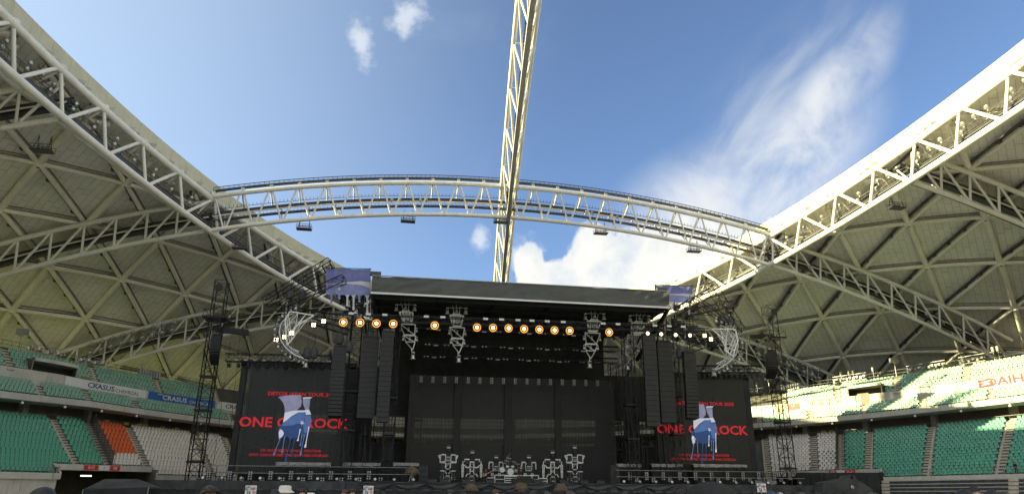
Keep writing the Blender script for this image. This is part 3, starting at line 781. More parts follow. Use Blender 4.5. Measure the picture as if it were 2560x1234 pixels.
for i, t in enumerate(arc_params(TLO+0.05, THI, 7.8, GA+KU, GB+KU)):
    mb = MB(); p = G(t, KU-0.12, ZU-0.95); mb.lathe(p, (0, 0, -1), [(0, 0.10), (0.05, 0.16), (0.3, 0.2), (0.34, 0.12)], 8); mb.build('soffit_lamp', 'trim', upp)

# aisles (photo bearings), partitions and seat blocks
def TH(px, py, k): return theta(px, py, k)
low_aisles = [TH(x, 1110, 9) for x in (-130, 160, 246, 345, 508, 580, 1912, 2031, 2098, 2170, 2323, 2516, 2690)]
upp_aisles = [TH(x, y, KU+3) for x, y in ((-190, 960), (92, 980), (205+6, 1000), (335, 1010), (487, 1035), (570, 1045), (1900, 1055), (2026, 1040), (2162, 1025), (2307, 1000), (2480, 980), (2680, 960))]
upp2_aisles = [TH(x, y, KW+3) for x, y in ((-120, 880), (18, 890), (233, 930), (395, 960), (540, 975), (1960, 1000), (2092, 970), (2240, 950), (2412, 915), (2600, 890))]
AW = 0.62                                  # half width of an aisle
def ang(k, t, m_):                         # metres along oval k -> angle
    return m_/((G(t+1e-3, k, 0)-G(t-1e-3, k, 0)).length*500.0)
def stair(t, rows, kf, zf, rise, parent, w=AW):
    mb = MB()
    for i in rows:
        for h in range(2):
            z = zf(i)+rise*(0.5*h)+0.012; k0 = kf(i)-0.55+DL*0.5*h; dt = ang(k0, t, w)
            P = [G(t-dt, k0, z), G(t+dt, k0, z), G(t+dt, k0+DL*0.5, z), G(t-dt, k0+DL*0.5, z)]
            mb.slab(P, (0, 0, -0.22))
    o = mb.build('aisle_stair', 'stair', parent); return o
for t in low_aisles: stair(t, range(GR if in_gate(t) else 0, NL), lk, lz, RL, low, 0.75)
for t in upp_aisles: stair(t, range(NU), uk, uz, RU1, upp)
for t in upp2_aisles: stair(t, range(NV), vk, vz, RU2, upp)
for t in low_aisles:                       # small barrier at the foot of each stair
    r0 = GR if in_gate(t) else 0
    for s_ in (-1, 1):
        mb = MB(); a_ = t+s_*ang(0, t, 0.8); mb.tube([G(a_, lk(r0)-0.5, lz(r0)), G(a_, lk(r0)-0.5, lz(r0)+1.1), G(a_, lk(r0)+0.5, lz(r0)+1.25), G(a_, lk(r0)+0.5, lz(r0))], 0.03, 4)
        mb.build('stair_railing', 'greym', low)
for px, ds in ((252, 'left of the orange seats'), (2092, 'between white and green seats right of the stage')):
    t = TH(px, 1110, 9); th = thing('partition_screen', 'tall smoked glass partition '+ds, 'partition', G(t, 0, ZL0))
    for i in range(GR, NL, 2):
        mb = MB(); a0, a1 = lk(i)-0.55, lk(min(i+2, NL))-0.55-0.05
        mb.slab([G(t, a0, lz(i)), G(t, a1, lz(i)), G(t, a1, lz(i)+2.6), G(t, a0, lz(i)+2.15)], G(t+ang(5, t, 0.05), 5, 0)-G(t, 5, 0)); mb.build('pane', 'pglass', th)
        mb = MB(); mb.beam(G(t, a0, lz(i)-0.1), G(t, a0, lz(i)+2.4), 0.09, 0.09); mb.build('post', 'darkm', th)

def seat_mesh(col):
    mb = MB()
    mb.box((0, 0.0, 0.41), (0.60, 0.44, 0.05)); mb.box((0, -0.2, 0.385), (0.60, 0.05, 0.07))
    R = Matrix.Rotation(-0.20, 3, 'X'); mb.box((0, 0.235, 0.60), (0.60, 0.05, 0.36), R); mb.box((0, 0.20, 0.79), (0.56, 0.075, 0.05), R)
    mb.box((0, 0.05, 0.20), (0.12, 0.25, 0.38))
    me = bpy.data.meshes.new(col+'_seat'); me.from_pydata([tuple(v) for v in mb.v], [], mb.f); me.materials.append(M[{'green': 'green', 'pale': 'pale', 'orange': 'orange', 'white': 'wseat'}[col]]); return me
SEATM = {c: seat_mesh(c) for c in ('green', 'pale', 'orange', 'white')}
seats = {c: [] for c in SEATM}
SP = 0.72
def fill(aisles, rows, kf, zf, colour, desc, lim, half=AW+0.12):
    al = sorted(aisles)
    for b in range(len(al)-1):
        tm = (al[b]+al[b+1])/2
        if not any(lo < tm < hi for lo, hi in lim): continue
        for i in rows:
            k = kf(i); t0 = al[b]+ang(k, al[b], half); t1 = al[b+1]-ang(k, al[b+1], half)
            if t1 <= t0: continue
            L = (t1-t0)/ang(k, tm, 1.0); n = int(L/SP)
            for j in range(n):
                t = t0+(t1-t0)*(j+0.5+(0.22 if i % 2 else -0.22))/n
                c = colour(t, i, j, n)
                if c is None: continue
                p = G(t, k, zf(i)); nrm = Vector((math.cos(t)/(GA+k), math.sin(t)/(GB+k), 0)).normalized()
                yaw = math.atan2(-nrm.x, nrm.y)
                left = tm > PI/2
                col_no = (n-j) if not left else (j+1)    # counted from the aisle nearest the stage
                seats[c].append((p, yaw, desc, b, i, col_no, left))
LIM = ((0.02, 1.10), (1.95, PI-0.02))
t_or = sorted((TH(258, 1110, 9), TH(340, 1110, 9))); t_wl = TH(257, 1110, 9); t_wr = TH(2094, 1110, 9)
def lowcol(t, i, j, n):
    if in_gate(t) and i < GR: return None
    if t > PI/2:
        if t_or[0] < t < t_or[1]: return 'orange' if i >= 7 or (i == 6 and j >= n-2) else 'white'
        return 'white' if t < t_wl else 'green'
    return 'white' if t > t_wr else 'green'
fill(low_aisles, range(NL), lk, lz, lowcol, 'lower', LIM, 0.9)
fill([1.12, 1.35, 1.57, 1.79, 1.93], range(6, NL), lk, lz, lambda *a: 'white', 'lower', ((1.1, 1.95),), 0.9)
def u2col(t, i, j, n):
    if i < VR and any(a-0.002 < t < b+0.002 for a, b in VOM): return None
    return 'pale'
fill(upp_aisles, range(NU), uk, uz, lambda *a: 'pale', 'middle', LIM)
fill(upp2_aisles, range(NV), vk, vz, u2col, 'top', LIM)
NAMES = {'green': 'green plastic seat', 'pale': 'pale green seat', 'orange': 'orange plastic seat', 'white': 'white plastic seat'}
for c, L in seats.items():
    vis = []; rest = []
    for s in L:
        pr = proj(s[0]+Vector((0, 0, 0.5)))
        good = pr and 0 < pr[0] < 2560 and pr[1] < 1240 and (pr[0] < 560 or pr[0] > 1905)
        if good: vis.append((pr[2], s))
        else: rest.append(s)
    vis.sort(key=lambda q: q[0])
    ind = [s for _, s in vis[:300]]; rest += [s for _, s in vis[300:]]
    for p, yaw, desc, b, i, cn, left in ind:
        o = bpy.data.objects.new(NAMES[c].replace(' plastic', '').replace(' ', '_'), SEATM[c]); COL.objects.link(o); o.location = p; o.rotation_euler = (0, 0, yaw)
        blk = ('left' if left else 'right')
        al = sorted({'lower': low_aisles, 'middle': upp_aisles, 'top': upp2_aisles}[desc])
        # number the blocks outward from the stage
        no = (b-[x for x in range(len(al)-1) if (al[x]+al[x+1])/2 > PI/2][0]+1) if left else ([x for x in range(len(al)-1) if (al[x]+al[x+1])/2 < PI/2][-1]-b+1)
        tag(o, f'{NAMES[c]}, {blk} {desc} tier, {nth(no)} block from stage, {nth(i+1)} row, {nth(cn)} from stage side', 'seat', {'green': 'green seats of the lower tier', 'pale': 'faded green seats of the upper tier', 'orange': 'orange seats of the lower tier', 'white': 'white seats of the lower tier'}[c])
    if rest:
        me0 = SEATM[c]; V = [v.co.copy() for v in me0.vertices]; F = [tuple(p.vertices) for p in me0.polygons]; mb = MB()
        for p, yaw, *_ in rest:
            R = Matrix.Rotation(yaw, 3, 'Z'); mb.add([R @ v + p for v in V], F)
        tag(mb.build('seat_rows', me0.materials[0]), f'mass of further {NAMES[c]}s filling the tiers', 'seats', None, 'stuff')
# flat dark panels painted as the shade of doorways in the upper parapet
for t in (TH(212, 960, KW), TH(2160, 1003, KW)):
    dt = ang(KW, t, 1.15); mb = MB(); strip(mb, lin(t-dt, t+dt, 0.006), [(KW-0.05, ZW0), (KW-0.05, ZW1+0.3), (KW-0.04, ZW1+0.3)]); mb.build('stairwell_shade_panel', 'concd', upp)

# ------------------------------------------------------------------ sponsor boards on the parapet
def board(px0, px1, py, mt, label, k=KW-0.07, z0=None, z1=None, name='sponsor_banner'):
    a, b = TH(px0, py, KW), TH(px1, py, KW); z0 = ZW0+0.62 if z0 is None else z0; z1 = ZW1-0.05 if z1 is None else z1
    th = thing(name, label, 'banner', G((a+b)/2, k, z0), 'sponsor boards on the upper tier')
    mb = MB(); strip(mb, lin(a, b, 0.006), [(k, z0), (k, z1), (k+0.05, z1)]); mb.build('cloth', mt, th)
    return th, a, b, k-0.03, z0, z1
def words(bd, s, u, size, m, sx=1.0, bold=0.02, fit=None, align='CENTER', dz=0.0):
    th, a, b, k, z0, z1 = bd; t0 = a+(b-a)*u; e = ang(k, t0, 1.0)*(1 if b > a else -1); zm = (z0+z1)/2+dz
    return text_on(s, size, lambda x, y: G(t0+x*e, k, zm+y), m, th, sx, bold, fit=fit)
def patch(bd, u0, u1, v0, v1, m, name='panel', dk=0.012):
    th, a, b, k, z0, z1 = bd; mb = MB(); strip(mb, lin(a+(b-a)*u0, a+(b-a)*u1, 0.004), [(k+0.012-dk, z0+(z1-z0)*v0), (k+0.012-dk, z0+(z1-z0)*v1)]); return mb.build(name, m, th)
bd = board(158, 368, 972, 'ban', 'long white sponsor board reading CRASUS CHEMICAL on the left upper tier')
words(bd, 'CRASUS', 0.42, 1.15, 'navy', fit=5.6); words(bd, 'CHEMICAL', 0.75, 0.78, 'ink', fit=5.2, bold=0.0, dz=-0.12)
bd = board(370, 541, 990, 'blue', 'blue sponsor board with white CRASUS CHEMICAL lettering behind the left tower')
words(bd, 'CRASUS', 0.38, 1.15, 'trim', fit=5.6); words(bd, 'CHEMICAL', 0.76, 0.78, 'trim', fit=5.0, bold=0.0, dz=-0.12)
bd = board(543, 640, 1008, 'ban', 'white sponsor board cut off by the left screen, beginning with CR')
words(bd, 'CRASUS', 0.5, 1.1, 'navy', fit=5.4)
bd = board(2395, 2680, 945, 'ban', 'white sponsor board with red DAIHATSU lettering on the right upper tier')
words(bd, 'DAIHATSU', 0.62, 1.75, 'sred', fit=12.5, bold=0.05); patch(bd, 0.19, 0.33, 0.08, 0.92, 'sred', 'logo')
th_, a_, b_, k_, z0_, z1_ = bd
mb = MB()
for P in ([(0.2, 0.62), (0.315, 0.78), (0.275, 0.5), (0.25, 0.52), (0.24, 0.6)], [(0.205, 0.25), (0.25, 0.52), (0.275, 0.5), (0.305, 0.4)]):
    mb.poly([G(a_+(b_-a_)*u, k_-0.02, z0_+(z1_-z0_)*v) for u, v in P])
mb.build('emblem', 'trim', th_)
bd = board(1963, 2152, 1000, 'ban', 'white sponsor board with red and blue logo and dark kanji on the right upper tier')
words(bd, '鬼塚電気工事', 0.66, 1.45, 'ink', fit=11.0, bold=0.012)
patch(bd, 0.03, 0.20, 0.05, 0.95, 'sred', 'logo'); patch(bd, 0.20, 0.32, 0.05, 0.95, mat('teal_print', (0.06, 0.24, 0.36), 0.5), 'logo')
text = words(bd, 'V', 0.10, 1.3, 'trim'); text = words(bd, 'n', 0.27, 1.4, 'trim')
bd = board(1850, 1958, 1018, 'ban', 'white sponsor board with black Japanese lettering beside the right screen')
words(bd, '前グループ', 0.5, 1.35, 'ink', fit=7.4, bold=0.012); patch(bd, 0.85, 0.97, 0.1, 0.9, 'yell', 'logo')
# red notices on the gate fascias
for px0, px1, py, mt, ds, tx in ((210, 246, 1168, 'sred', 'first red notice on the left gate fascia', '出入口'), (248, 273, 1170, 'ban', 'pale notice between the red ones on the left gate', '2'), (275, 300, 1171, 'sred', 'second red notice on the left gate fascia', '注意'),
                                 (2072, 2090, 1175, 'sred', 'first red notice on the right gate fascia', '注意'), (2092, 2110, 1175, 'ban', 'pale notice on the right gate fascia', '2'), (2112, 2138, 1175, 'sred', 'second red notice on the right gate fascia', '出入口')):
    k = lk(GR)-0.55-0.31; a, b = TH(px0, py, k), TH(px1, py, k); z0 = lz(GR)-0.55; z1 = z0+0.66
    th = thing('gate_notice', ds, 'notice', G((a+b)/2, k, z0)); mb = MB(); strip(mb, lin(a, b, 0.004), [(k, z0), (k, z1)]); mb.build('plate', mt, th)
    t0 = (a+b)/2; e = ang(k, t0, 1.0)*(1 if b > a else -1)
    text_on(tx, 0.42, lambda x, y: G(t0+x*e, k-0.015, (z0+z1)/2+y), 'trim' if mt == 'sred' else 'sred', th, bold=0.008)
# folded tribune benches under the right stand
tb = thing('folded_tribune', 'folded dark tribune with pale bench edges below the right green seats', 'tribune', G(0.2, -3, 0))
a, b = gr[0]-0.004, TLO
for i in range(8):
    ths = lin(b, a, 0.02); k = -0.6-0.42*(7-i); z = 0.55+0.46*i
    mb = MB(); strip(mb, ths, [(k, z-0.06), (k, z+0.05), (k+0.30, z+0.05)]); mb.build('bench_edge', 'conc', tb)
    mb = MB(); strip(mb, ths, [(k+0.06, z-0.46), (k+0.06, z-0.06)]); mb.build('riser', 'darkm', tb)
for t in (gr[0]-0.005, TH(2530, 1215, -2)):
    mb = MB(); dt = ang(0, t, 0.7)
    for i in range(8): mb.slab([G(t-dt, -0.62-0.42*(7-i), 0.62+0.46*i), G(t+dt, -0.62-0.42*(7-i), 0.62+0.46*i), G(t+dt, -0.2-0.42*(7-i), 0.62+0.46*i), G(t-dt, -0.2-0.42*(7-i), 0.62+0.46*i)], (0, 0, -0.4))
    mb.build('tribune_stair', 'stair', tb)
# odds and ends along the back rail of the upper tier
def speaker_pole(px, py, Ydepth, label, kind):
    t = TH(px, py, KB); p = G(t, KB+0.3, ZB); th = thing('rail_fixture', label, 'fixture', p, 'fixtures along the back rail')
    mb = MB(); mb.tube([p, p+Vector((0, 0, 3.2 if kind == 'flag' else 1.9))], 0.07, 6); mb.build('pole', 'greym', th)
    mb = MB()
    if kind == 'flag': mb.box(p+Vector((0, 0, 3.0)), (1.7, 0.5, 0.9)); mb.box(p+Vector((0.0, -0.3, 2.5)), (0.7, 0.3, 0.5))
    else: mb.lathe(p+Vector((0, 0, 1.4)), (0, 0, 1), [(0, 0.22), (0.08, 0.26), (0.9, 0.28), (1.0, 0.2)], 10)
    mb.build('housing', 'greym', th); return th
FIX = ((55, 840, 'flag'), (1925, 985, 'flag'), (2100, 925, 'can'), (2120, 922, 'can'), (2131, 921, 'can'), (2235, 905, 'flag'), (2180, 915, 'can'), (360, 905, 'can'), (1895, 990, 'can'), (2480, 870, 'can'), (2492, 868, 'can'), (650, 960, 'can'))
for px, py, kd in FIX:
    side = 'left' if px < 1280 else 'right'
    speaker_pole(px, py, 0, f'{"boxy loudspeaker on a pole" if kd == "flag" else "upright grey horn can"} on the back rail, {nth(sorted([q[0] for q in FIX]).index(px)+1)} fixture from the left', kd)
for i, (p0, p1, py) in enumerate(((62, 108, 865), (110, 162, 880), (195, 228, 900), (230, 262, 908), (2262, 2310, 895), (2315, 2360, 890), (2392, 2460, 878), (2080, 2165, 935))):
    a, b = TH(p0, py, KB), TH(p1, py, KB); th = thing('lighting_rack', f'long rack of small lamps and rails on the back rail, {nth(i+1)} rack from the left', 'lamp rack', G((a+b)/2, KB, ZB), 'lamp racks along the back rail')
    ths = lin(a, b, 0.01); mb = MB()
    for h, k in ((0.2, -0.4), (0.9, -0.4), (0.9, 0.4), (1.5, 0)): mb.tube([G(t, KB+k, ZB+h) for t in ths], 0.06, 4)
    mb.build('rail', 'greym', th)
    for q in range(int(abs(b-a)*100/0.75)+2):
        t = a+(b-a)*(q+0.5)/(int(abs(b-a)*100/0.75)+2); mb = MB(); p = G(t, KB-0.45, ZB+0.55+0.25*(q % 2)); mb.box(p, (0.55, 0.35, 0.42), Matrix.Rotation(t, 3, 'Z')); mb.build('lamp_body', 'greym' if q % 3 else 'trim', th)
for i, px in enumerate(range(352, 402, 7)):
    t = TH(px, 925, KB); p = G(t, KB+0.2, ZB); mb = MB(); mb.lathe(p, (0, 0, 1), [(0, 0.3), (1.2, 0.3), (1.3, 0.22)], 8); tag(mb.build('vent_pipe', 'greym'), f'short pale vent pipe on the left back rail, {nth(i+1)} from the left', 'vent pipe', 'vent pipes on the back rails')
for i, px in enumerate(range(1957, 2004, 6)):
    t = TH(px, 985, KB); p = G(t, KB+0.2, ZB); mb = MB(); mb.lathe(p, (0, 0, 1), [(0, 0.3), (1.2, 0.3), (1.3, 0.22)], 8); tag(mb.build('vent_pipe', 'greym'), f'short pale vent pipe on the right back rail, {nth(i+1)} from the left', 'vent pipe', 'vent pipes on the back rails')
for i, px in enumerate((262, 312, 345, 360, 405, 440, 1925, 1960, 2058, 2078)):      # yellow row plates behind the white seats
    t = TH(px, 1075, lk(NL)); mb = MB(); p = G(t, kb+0.3, zb+1.0); mb.box(p, (0.9, 0.08, 0.45), Matrix.Rotation(t-PI/2, 3, 'Z')); tag(mb.build('row_plate', 'yell'), f'yellow number plate at the back of the lower tier, {nth(i+1)} from the left', 'plate', 'yellow plates behind the lower tier')

# ------------------------------------------------------------------ the stage
YF = 101.0
ZD = at(1280, 1206, YF).z                  # deck level
stage = thing('stage_deck', 'long black stage platform with draped charcoal cloth front', 'stage', (0, YF, 0))
XL, XR_ = -48.0, 48.0
mb = MB(); mb.box((0, YF+11, ZD-0.2), (XR_-XL, 22, 0.4)); mb.build('platform', 'black', stage)
def cloth(name, m, parent, x0, x1, y, z0, z1, amp=0.25, freq=1.3, nu=None, nv=10, seed=0.0, swag=0.0):
    mb = MB(); nu = nu or int((x1-x0)*3)
    def fn(u, v):
        x = x0+(x1-x0)*u; z = z1+(z0-z1)*v
        d = noise.noise(Vector((x*freq+seed, v*1.2, seed)))*amp*(0.3+v) + noise.noise(Vector((x*freq*2.7+v*2.5, v*2.2, seed+7)))*amp*0.45
        z2 = z+swag*math.sin(PI*((x*0.31+seed) % 1.0))*v*(-0.4)
        return (x, y+d, z2)
    mb.grid(fn, nu, nv); return mb.build(name, m, parent, True)
for i in range(8):
    a = XL+(XR_-XL)*i/8; cloth('skirt_cloth', 'skirt', stage, a+0.02, a+(XR_-XL)/8-0.02, YF-0.25, 0.9, ZD+0.02, 0.35, 0.8, nv=12, seed=i*3.1)
for i in range(10):                        # swagged valance under the deck edge
    a = -22+4.4*i; mb = MB()
    def fn(u, v, a=a):
        x = a+4.4*u; sag = math.sin(PI*u)
        return (x, YF-0.5-0.25*math.sin(v*9+u*3)*0.5-0.3*sag*v, ZD-0.02-v*(0.25+0.75*sag)+0.05*noise.noise(Vector((x*2, v*3, 1))))
    mb.grid(fn, 16, 9); mb.build('swag', 'skirt', stage, True)
low_p = thing('front_platform', 'low black draped platform running along the foot of the stage', 'platform', (0, 96, 0))
mb = MB(); mb.box((0, 97.6, 2.15), (94, 3.6, 0.12)); mb.build('top', 'cloth', low_p)
for i in range(8): cloth('drape', 'cloth', low_p, -47+11.75*i, -47+11.75*(i+1)-0.03, 95.7, 0.0, 2.2, 0.4, 0.6, nv=8, seed=40+i)
mb = MB()
for i in range(60): mb.box((-46.5+i*1.57, 95.75, 2.22), (0.9, 0.3, 0.12+0.14*random.random()))
tag(mb.build('cable_bundles', 'skirt', low_p), kind='stuff')

# roof of the stage
YR0, YR1 = 98.0, 122.0
zt = (at(930, 688, YR0).z+at(1672, 729, YR0).z)/2; zb = zt-2.55
xl, xr = at(930, 700, YR0).x, at(1672, 740, YR0).x
sroof = thing('stage_roof', 'flat dark stage roof with a grey cloth fascia and white lower edge', 'stage roof', (0, 110, 0))
mb = MB()
def fn(u, v):
    x = xl+(xr-xl)*u; e = math.exp(-u*9)+math.exp(-(1-u)*9)*0.8
    d = (0.42*e+0.10)*noise.noise(Vector((x*0.5+v*2.6, v*1.1-x*0.22, 3)))+0.05*e*math.sin(x*3.0+v*7)+0.05*noise.noise(Vector((x*0.9, v*6, 9)))
    return (x, YR0+d*1.1, zt+(zb-zt)*v-0.04*math.sin(u*PI*6)*(1-v))
mb.grid(fn, 130, 14); mb.build('fascia_cloth', 'fcloth', sroof, True)
mb = MB(); mb.beam((xl-0.05, YR0-0.14, zb-0.02), (xr+0.05, YR0-0.14, zb-0.02), 0.14, 0.26); mb.build('edge_trim', 'trim', sroof)
mb = MB(); mb.tube([(xl-0.05, YR0-0.05, zt+0.03), (xr+0.05, YR0-0.05, zt+0.03)], 0.08, 6); mb.build('top_pipe', 'greym', sroof)
mb = MB(); mb.box(((xl+xr)/2, (YR0+YR1)/2, zt-0.2), (xr-xl-0.2, YR1-YR0-0.6, 0.25)); mb.build('roof_skin', 'cloth', sroof)
mb = MB(); mb.box(((xl+xr)/2, (YR0+YR1)/2, zb+0.25), (xr-xl-0.3, YR1-YR0-0.6, 0.1)); mb.build('ceiling_cloth', 'cloth', sroof)
for x in (xl, xr):
    mb = MB(); mb.grid(lambda u, v, x=x: (x+0.1*noise.noise(Vector((u*9, v*3, x))), YR0+0.05+(YR1-YR0)*u, zt+(zb-zt)*v), 30, 6); mb.build('side_cloth', 'cloth', sroof, True)
for y in (99.4, 104, 108.5, 113, 117.5):
    mb = MB(); mb.beam((xl+0.4, y, zb-0.25), (xr-0.4, y, zb-0.25), 0.3, 0.45); mb.build('roof_beam', 'black', sroof)
for i in range(6):
    x = xl+1.5+(xr-xl-3)*i/5; mb = MB(); mb.beam((x, YR0+0.6, zb-0.05), (x, YR1-0.4, zb-0.05), 0.25, 0.35); mb.build('roof_joist', 'black', sroof)
for s_, x in ((-1, xl), (1, xr)):          # raking side legs of the canopy
    mb = MB(); mb.beam((x, YR0+0.3, zb), (x-s_*2.5, YR0+9, zb-6.5), 0.35, 0.5); mb.build('raking_strut', 'black', sroof)
mb = MB(); mb.box((xl+0.4, YR0+0.5, zt+0.45), (1.6, 0.8, 0.5)); mb.box((xr-0.9, YR0+0.5, zt+0.4), (1.6, 0.8, 0.5)); mb.build('corner_winch', 'darkm', sroof)

mb = MB(); mb.box((0, YR1-0.2, (17.5+zt)/2), (xr-xl-7, 0.12, zt-17.5)); mb.build('rear_cloth', 'cloth', sroof)

# lattice masts that carry it all
def mast(px, Y, pt_, label, w=1.5, m='black', z0=None):
    b = at(px, 1195, Y); z1 = at(px, pt_, Y).z; z0 = ZD if z0 is None else z0
    th = thing('lattice_mast', label, 'mast', (b.x, Y, z0), 'black lattice masts of the stage')
    truss_parts((b.x, Y, z0), (b.x, Y, z1), w, w, max(6, int((z1-z0)/1.5)), 0.075, 0.04, m, th)
    mb = MB(); mb.box((b.x, Y, z0+0.1), (w+0.5, w+0.5, 0.2)); mb.build('foot', m, th)
    for f in (0.28, 0.5): 
        mb = MB(); mb.box((b.x, Y, z0+(z1-z0)*f), (w+0.35, w+0.35, 0.28)); mb.build('sleeve_block', m, th)
    return th
for px, Y, p, ds in ((862, 104, 770, 'black lattice mast between left screen and hanging speakers'), (965, 103, 800, 'black lattice mast left of the stage opening'), (905, 113, 800, 'black lattice mast behind the left hanging speakers'),
                     (1700, 104, 790, 'black lattice mast left of the right screen'), (1585, 103, 830, 'black lattice mast right of the stage opening'), (1650, 113, 820, 'black lattice mast behind the right hanging speakers'),
                     (1035, 118, 900, 'black lattice mast at the left end of the backdrop'), (1545, 118, 910, 'black lattice mast at the right end of the backdrop')):
    mast(px, Y, p, ds)

# trusses in the air
def air_truss(p0, p1, label, w=1.0, m='black', nb=None, cat='truss', up=(0, 0, 1), name='lighting_truss', rc=0.07, rb=0.035):
    p0, p1 = Vector(p0), Vector(p1); th = thing(name, label, cat, (p0+p1)/2, 'black trusses of the stage rig')
    truss_parts(p0, p1, w, w, nb or max(4, int((p1-p0).length/1.1)), rc, rb, m, th, up); return th
front = air_truss(at(838, 792, 100), at(1742, 823, 100), 'long lighting truss under the roof front carrying the glowing lamps', 0.9)
for px in (878, 921, 962, 1066, 1107, 1214, 1254, 1295, 1330, 1368, 1408, 1508, 1545, 1637, 1673, 1708):
    p = at(px, 783+(px-878)*0.0398, 99.4); mb = MB(); mb.box(p, (0.72, 0.12, 0.30)); mb.build('white_plate', 'trim', front)
for k, (Y, py0, n) in enumerate(((106, 828, 9), (110, 867, 11), (114, 897, 13))):
    a, b = at(1045, py0-14, Y), at(1545, py0+4, Y); b.z = a.z
    tr = air_truss(a, b, f'dark lighting truss deep under the stage roof, {nth(k+1)} row back', 0.8)
    for i in range(n):
        p = a+(b-a)*((i+0.5)/n)+Vector((0, -0.6, -0.55)); mb = MB(); mb.box(p, (1.1, 0.4, 0.34)); fx = mb.build('fixture', 'blackp', tr)
        for dx in (-0.28, 0.28):
            mb = MB(); mb.lathe(p+Vector((dx, -0.2, 0)), (0, -1, -0.2), [(0, 0.09), (0.03, 0.09)], 8); mb.build('lens', 'lens', fx)
        if i % 2 == 0:
            mb = MB(); mb.box(p+Vector((1.3, -0.1, -0.1)), (0.7, 0.1, 0.2)); mb.build('nameplate', 'greym', tr)
# side trusses, wing like
for p0, Y0, p1, Y1, ds, w in (((663, 756), 104, (828, 655), 101, 'long raking truss rising to a point left of the stage roof', 1.25), ((720, 760), 103, (860, 697), 100, 'shorter raking truss below the long one on the left', 1.1), ((815, 662), 102, (880, 765), 102, 'steep truss leg behind the left flag', 1.2),
                              ((690, 768), 106, (842, 792), 106, 'level truss above the left screen joining the masts', 0.8), ((775, 800), 103, (872, 830), 103, 'small curved-looking truss by the leftmost glowing lamp', 0.8), ((565, 893), 107, (842, 898), 107, 'level truss along the top of the left screen', 1.1),
                              ((1774, 708), 101, (1850, 826), 104, 'steep long truss falling away right of the right flag', 1.25), ((1690, 778), 102, (1776, 730), 101, 'raking truss rising to the right flag side', 1.2), ((1713, 783), 104, (1840, 757), 104, 'raking truss above the right screen lamps', 1.0),
                              ((1730, 745), 102, (1815, 800), 102, 'short truss crossing under the steep one on the right', 1.0), ((1700, 838), 103, (1795, 862), 103, 'small truss by the rightmost glowing lamps', 0.8), ((1735, 922), 107, (1896, 922), 107, 'level truss along the top of the right screen', 1.1), ((1730, 872), 105, (1800, 850), 105, 'short truss below the right wing', 0.9)):
    tr = air_truss(at(*p0, Y0), at(*p1, Y1), 'black '+ds, w)
    if 'along the top' in ds:              # moving heads slung under the truss
        a, b = at(*p0, Y0), at(*p1, Y1)
        for i in range(12):
            q = a.lerp(b, (i+0.5)/12)+Vector((0, -0.3, -1.15)); mb = MB(); mb.lathe(q+Vector((0, 0, -0.3)), (0, -0.35, 1), [(0, 0.26), (0.1, 0.3), (0.55, 0.2), (0.62, 0.1)], 9); hd_ = mb.build('spot_head', 'blackp', tr)
            mb = MB(); mb.box(q+Vector((0.9, -0.1, 0.75)), (0.55, 0.2, 0.3)); mb.build('spot_ballast', 'greym', tr)
            mb = MB(); mb.tube([q+Vector((-0.32, 0, 0)), q+Vector((-0.32, 0, 0.55)), q+Vector((0.32, 0, 0.55)), q+Vector((0.32, 0, 0))], 0.035, 4); mb.build('spot_yoke', 'black', hd_)
for i, (px, py, Y) in enumerate(((725, 733, 103), (755, 735, 103), (738, 765, 103), (849, 845, 102), (872, 865, 102), (925, 838, 102), (768, 880, 104), (785, 880, 104), (1798, 800, 103), (1825, 798, 103), (1720, 885, 102), (1700, 880, 102))):
    p = at(px, py, Y); th = thing('shrouded_motor', f'shrouded black chain motor hanging in the rig, {nth(i+1)} from the left', 'motor', p, 'shrouded motors in the rig')
    mb = MB(); mb.lathe(p+Vector((0, 0, -0.9)), (0, 0, 1), [(0, 0.3), (0.1, 0.55), (0.9, 0.62), (1.4, 0.5), (1.7, 0.2)], 9); mb.build('shroud', 'skirt', th)
    mb = MB(); mb.tube([p+Vector((0, 0, 0.7)), p+Vector((0, 0, 2.6))], 0.04, 4); mb.build('chain', 'black', th)
random.seed(5)
for side, x0, x1, py0, py1, n in (('left', 850, 935, 732, 795, 66), ('right', 1685, 1748, 765, 830, 50)):       # clutter of winches and rails beside the roof
    th = thing('rigging_deck', f'dense dark rigging frame with winches at the {side} end of the stage roof', 'rigging', at((x0+x1)/2, py1, 103))
    for i in range(n):
        a = at(random.uniform(x0, x1), random.uniform(py0, py1), random.uniform(101.5, 105)); mb = MB(); k = i % 3
        if k == 0: mb.box(a, (random.uniform(0.3, 1.0), 0.5, random.uniform(0.3, 0.9))); mb.build('winch', 'blackp', th)
        elif k == 1: mb.tube([a, a+Vector((0, 0, random.uniform(1.2, 2.8)))], 0.06, 4); mb.build('upright', 'black', th)
        else: mb.tube([a, a+Vector((random.uniform(1.5, 4)*(1 if i % 2 else -1), 0, random.uniform(-0.2, 0.4)))], 0.06, 4); mb.build('rail', 'black', th)

